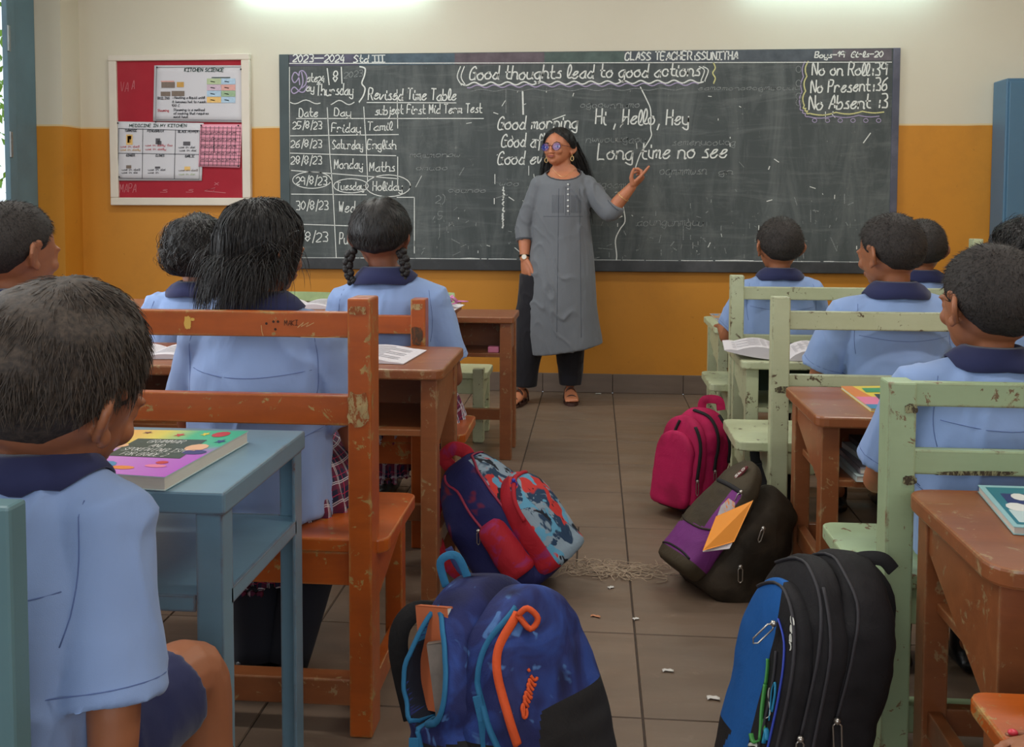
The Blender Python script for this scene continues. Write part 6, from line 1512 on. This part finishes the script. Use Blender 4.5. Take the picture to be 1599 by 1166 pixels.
def flat_text(mb, txt, uv, u0, u1, v, cap, w, mi=0, seed=1, h=.0012):
    st, tw = text_strokes(txt, .1, .1, seed)
    for s_ in st: ribbon2d(mb, [(u0+(u1-u0)*x/tw, v-cap*y) for x, y in s_], w, lambda a, b: uv(a, b, h), (0, 0, 1), mi)
def cov1(uv, t_):
    grid_cover(uv, cov_mat('grammar_cover_print', None), t_)
    ks = ['board', 'white', 'red', 'yellow', 'navy', 'blue', 'skin', 'orange', 'pink', 'brown']; mt = [PC[k_] for k_ in ks]; mb = MB()
    mb.add([uv(a, b, .0007) for a, b in ((.22, .24), (.80, .24), (.86, .66), (.24, .66))], [(0, 3, 2, 1)], 0)
    for u, v, ru, rv, mi, st in ((.20, .08, .045, .035, 9, True), (.50, .13, .05, .05, 2, True), (.70, .10, .04, .05, 3, True), (.83, .10, .07, .07, 2, False), (.93, .27, .05, .05, 4, True), (.08, .22, .03, .03, 9, True), (.83, .42, .09, .08, 6, False), (.88, .52, .10, .05, 4, False),
                                 (.16, .42, .10, .05, 6, False), (.10, .52, .06, .05, 5, False), (.36, .84, .10, .07, 5, False), (.34, .93, .10, .05, 1, False), (.55, .88, .10, .035, 7, False), (.14, .80, .08, .05, 2, False), (.78, .82, .09, .03, 8, False), (.78, .75, .05, .03, 2, False), (.20, .70, .07, .04, 7, False)): blob2(mb, uv, u, v, ru, rv, mi, st)
    mb.build('cover_drawing', mt, t_)
    mb = MB(); flat_text(mb, 'GRAMMAR', uv, .36, .66, .345, .075, .0010, 0, 1); flat_text(mb, 'AND', uv, .44, .56, .440, .065, .0010, 0, 2); flat_text(mb, 'SPOKEN ENGLISH', uv, .28, .80, .540, .072, .0010, 0, 3); flat_text(mb, 'FOR GRADE 2', uv, .34, .72, .640, .070, .0010, 0, 4)
    mb.build('cover_title', PC['white'], t_)
quad_book('textbook', 'colourful grammar textbook with a drawn chalkboard on its cover, on the blue desk', cc, .021, cov1, PC['pale'])
Z0 = .56+.014
cc = [P(1527, 757, Z=Z0), P(1672, 761, Z=Z0), P(1735, 832, Z=Z0), P(1583, 822, Z=Z0)]
def cov2(uv, t_):
    mb = MB(); ks = ['teal', 'white', 'red', 'yellow', 'navy', 'skin', 'pale']; mt = [PC[k_] for k_ in ks]
    mb.add([uv(a, b, .0005) for a, b in ((.06, .06), (1, .06), (1, .94), (.06, .94))], [(0, 3, 2, 1)], 0)
    for a in ((.16, .22, .70, .50, 4), (.10, .62, .9, .9, 6)): mb.add([uv(x, y, .0007) for x, y in ((a[0], a[1]), (a[2], a[1]), (a[2], a[3]), (a[0], a[3]))], [(0, 3, 2, 1)], a[4])
    for u, v, ru, rv, mi in ((.34, .30, .09, .09, 1), (.45, .45, .09, .08, 1), (.22, .55, .12, .10, 1), (.52, .27, .10, .08, 3), (.50, .68, .22, .07, 2), (.60, .68, .10, .04, 5), (.75, .4, .12, .12, 5)): blob2(mb, uv, u, v, ru, rv, mi, h=.0009)
    mb.build('cover_drawing', mt, t_)
quad_book('textbook', 'textbook with a pale teal cover on the red-brown desk at the right edge', cc, .013, cov2, M('pale_teal_cover', (150, 196, 200), .35, .03))
Z0 = .56+.008
cc = [P(1313, 603, Z=Z0), P(1400, 602, Z=Z0), P(1450, 640, Z=Z0), P(1360, 638, Z=Z0)]
def cov3(uv, t_):
    mb = MB(); ks = ['orange', 'green', 'pink', 'navy', 'blue', 'board']; mt = [PC[k_] for k_ in ks]
    mb.add([uv(a, b, .0005) for a, b in ((0, 0), (.2, 0), (.3, .5), (0, .5))], [(0, 3, 2, 1)], 0); mb.add([uv(a, b, .0005) for a, b in ((0, .5), (1, .5), (1, .82), (0, .82))], [(0, 3, 2, 1)], 2); mb.add([uv(a, b, .0005) for a, b in ((0, .82), (1, .82), (1, 1), (0, 1))], [(0, 3, 2, 1)], 4)
    mb.add([uv(a, b, .0007) for a, b in ((.32, .10), (1, .10), (1, .30), (.30, .30))], [(0, 3, 2, 1)], 1); mb.add([uv(a, b, .0008) for a, b in ((.4, .38), (.95, .38), (.95, .62), (.36, .62))], [(0, 3, 2, 1)], 5)
    mb.build('cover_drawing', mt, t_)
quad_book('textbook', 'colourful closed textbook on the red-brown desk behind the nearest green bench', cc, .008, cov3, PC['yellow'])
# exercise books on the shelf of the red-brown desk
rs = random.Random(4); zs = .56-.03-.14
for i in range(4):
    c = P(1372+8*i, 720, Y=2.56+.01*i); slab('exercise_book', ['bottom', 'second', 'third', 'topmost'][i]+' exercise book of the pile on the shelf under the red-brown desk', 'notebook', (c.x, 2.575+.01*i, zs+.009+i*.0165), (.17, .21, .015), Matrix.Rotation(rs.uniform(-.12, .12)+.1, 3, 'Z'), [PC['pale'], M('grey_cover', (140, 136, 144), .5, .2), PC['pale'], M('dark_grey_cover', (74, 80, 86), .5, .3, 10)][i])
def open_book(label, c, w, d, yaw, z, rise=.02, sheets=True, name='open_book', lift=None, tone=(212, 210, 204)):
    """two page blocks curving up from the spine"""
    c = Vector(c); t_ = thing(name, label, 'book', (c.x, c.y, z)); R_ = Matrix.Translation((c.x, c.y, z)) @ Matrix.Rotation(yaw, 4, 'Z'); nx = 10
    pm_ = M('open_page_paper', tone, .8, .03)
    for s, nm in ((-1, 'left_pages'), (1, 'right_pages')):
        top = []; bot = []
        for i in range(nx+1):
            u = i/nx; x = s*u*w/2; h = .003+rise*(math.sin(PI*min(1, u*1.15))**.8 if u < .87 else .35*(1-u)/.13*.9)*(1-.35*u)
            if lift and s == lift[0]: h += lift[1]*u*u
            top.append((x, h)); bot.append((x, .0008+(lift[1]*u*u*.97 if lift and s == lift[0] else 0)))
        pts = top+bot[::-1]; n = len(pts); mb = MB(); vs = [(x, -d/2, y) for x, y in pts]+[(x, d/2, y) for x, y in pts]
        fs = [(i, (i+1) % n, (i+1) % n+n, i+n) for i in range(n)]
        for i in range(nx): j = n-1-i; fs += [(i, i+1, j-1, j), (i+n, j+n, j-1+n, i+1+n)]
        mb.add(vs, fs); mb.xf(R_); mb.build(nm, pm_, t_, smooth=False)
        pr = MB()
        for k_ in range(9):
            y = d*(.38-.085*k_); a = .12 if k_ else .3; b = (.86 if k_ % 3 else .6)
            L = [(s*(a+(b-a)*q_/6)*w/2, y, None) for q_ in range(7)]
            P_ = []
            for x, yy, _ in L:
                u = abs(x)/(w/2); f = u*nx; i = min(int(f), nx-1); h = top[i][1]*(1-(f-i))+top[i+1][1]*(f-i); P_.append(R_ @ Vector((x, yy, h+.0008)))
            vs = []
            for p in P_: vs += [p+Vector((0, -.0022, 0)), p+Vector((0, .0022, 0))]
            pr.add(vs, [(2*i, 2*i+2, 2*i+3, 2*i+1) for i in range(6)])
        pr.build('printed_lines', M('printed_grey', (120, 120, 130), .8, .1), t_)
    return t_
c = P(1240, 552, Z=.56); open_book('large open book with curling pages on the pale green desk', (c.x-.02, 3.56, 0), .44, .25, -.10, .5435, .045, lift=(-1, .03), tone=(206, 200, 204))
c = P(262, 545, Z=.66); open_book('open workbook lying left of the girl with the bob, its pages by the bench rail', (c.x-.03, 2.70, 0), .34, .22, .1, .6505, .014)
c = P(590, 552, Z=.66); open_book('open workbook just right of the orange post on the brown desk', (c.x-.10, 2.72, 0), .42, .25, -.08, .6505, .016)
c = P(478, 470, Z=.70); open_book('open workbook between the bob and the plaits on the far brown desk', (c.x, 3.72, 0), .34, .22, .05, .6855, .020)
c = P(676, 476, Z=.70); open_book('open workbook to the right of the girl with plaits on the far brown desk', (c.x-.05, 3.72, 0), .30, .22, -.05, .6855, .012)
# things propped at the back of the far desk
poly_sheet('booklet', 'long green booklet standing behind the open workbook between the two girls', 'book', [P(450, 470, Y=3.88), P(540, 474, Y=3.88), P(540, 458, Y=3.90), P(450, 456, Y=3.90)], .010, M('green_booklet_cover', (126, 144, 96), .6, .2, 30), 'cover')
poly_sheet('booklet', 'green printed booklet at the right end of the far brown desk', 'book', [P(672, 476, Y=3.86), P(712, 476, Y=3.86), P(710, 458, Y=3.88), P(672, 456, Y=3.88)], .010, M('green_printed_cover', (150, 172, 120), .6, .3, 40), 'cover')
c = P(700, 472, Z=.705); t = thing('hair_ribbon', 'crumpled pink ribbon on the open workbook right of the girl with plaits', 'ribbon', (c.x, 3.68, .70)); r3 = random.Random(2); mb = MB()
for q_ in range(5):
    p = Vector((c.x-.03+.015*q_, 3.66+.01*q_, .708)); mb.ribbon(cat_rom([p+Vector((r3.uniform(-.05, .05), r3.uniform(-.03, .03), abs(r3.gauss(0, .010)))) for _ in range(5)], 4), .014, .0012, (0, -.3, 1))
mb.build('ribbon', M('pink_ribbon', (206, 120, 170), .5, .1), t, smooth=True)
c = P(1128, 500, Z=.545); quad_book('textbook', 'thin orange and blue textbook on the far right green desk', [P(1108, 489, Z=.543), P(1150, 489, Z=.543), P(1160, 508, Z=.543), P(1130, 508, Z=.543)], .005, None, M('orange_blue_cover', (196, 150, 100), .4, .2, 12, chips=((90, 150, 200), .52, 10)))
c = P(769, 532, Y=4.10); e_ = tag(MB().box(c.x-.018, c.x+.03, 4.08, 4.12, .4577, .4577+.025).build('eraser', M('pink_rubber', (206, 120, 150), .6, .03), None, bevel=.004), 'pink eraser in the open compartment of the small brown desk', 'eraser')

# ================================================================ LITTER ON THE FLOOR
SC = M('white_scrap_paper', (206, 202, 196), .8, .03); 
for px, py, w, d, a, mt, nm, lb in ((880, 965, .040, .034, .15, SC, 'paper_scrap', 'square white scrap of paper on the floor beside the blue galaxy backpack'), (1043, 1048, .026, .010, .1, SC, 'paper_scrap', 'narrow white paper scrap in the middle of the aisle floor'),
                        (1114, 1091, .028, .014, .0, SC, 'paper_scrap', 'small white paper scrap by the bright blue bag panel'), (930, 963, .026, .010, -.2, M('pencil_shaving', (190, 130, 96), .8, .1), 'pencil_shaving', 'curled orange-brown pencil shaving on the floor tiles'),
                        (993, 967, .016, .010, .5, SC, 'paper_scrap', 'tiny white scrap on the tile joint of the aisle'), (954, 918, .018, .012, .7, SC, 'paper_scrap', 'crumpled white scrap in front of the string tangle'), (1100, 604, .03, .03, .2, SC, 'paper_scrap', 'white crumb at the foot of the wall by the far green bench'), (934, 615, .035, .02, .2, SC, 'paper_scrap', 'white crumb at the wall right of the teacher')):
    c = P(px, py, Z=.001); R_ = Matrix.Translation(c) @ Matrix.Rotation(a, 4, 'Z'); mb = MB(); n = 4; vs = [(w*(i/n-.5), d*(j/n-.5)+.1*w*math.sin(i), .0012+.003*abs(math.sin(i*1.3+j))) for j in range(n+1) for i in range(n+1)]
    mb.add(vs, [(j*(n+1)+i, j*(n+1)+i+1, (j+1)*(n+1)+i+1, (j+1)*(n+1)+i) for j in range(n) for i in range(n)]); mb.xf(R_); o = mb.build(nm, mt, None, smooth=True); sm_ = o.modifiers.new('s', 'SOLIDIFY'); sm_.thickness = .0008; tag(o, lb, nm.split('_')[-1])
STR = M('pale_jute_string', (176, 156, 134), .9, .1); r3 = random.Random(12); mb = MB(); c0 = P(958, 892, Z=.001)
for q_ in range(95):
    pts = [Vector((c0.x+r3.gauss(0, .085), c0.y+r3.gauss(0, .028), .003+abs(r3.gauss(0, .004))))]; a = r3.gauss(0, .5)+(PI if r3.random() < .5 else 0)
    for _ in range(6): a += r3.gauss(0, .6); pts.append(pts[-1]+Vector((math.cos(a)*.022, math.sin(a)*.010, 0))); pts[-1].z = .003+abs(r3.gauss(0, .006))
    mb.tube(cat_rom(pts, 2), .0012, 4)
o = mb.build('string_tangle', STR, None); tag(o, 'tangle of pale loose string on the floor between the two middle backpacks', 'string'); o['kind'] = 'stuff'
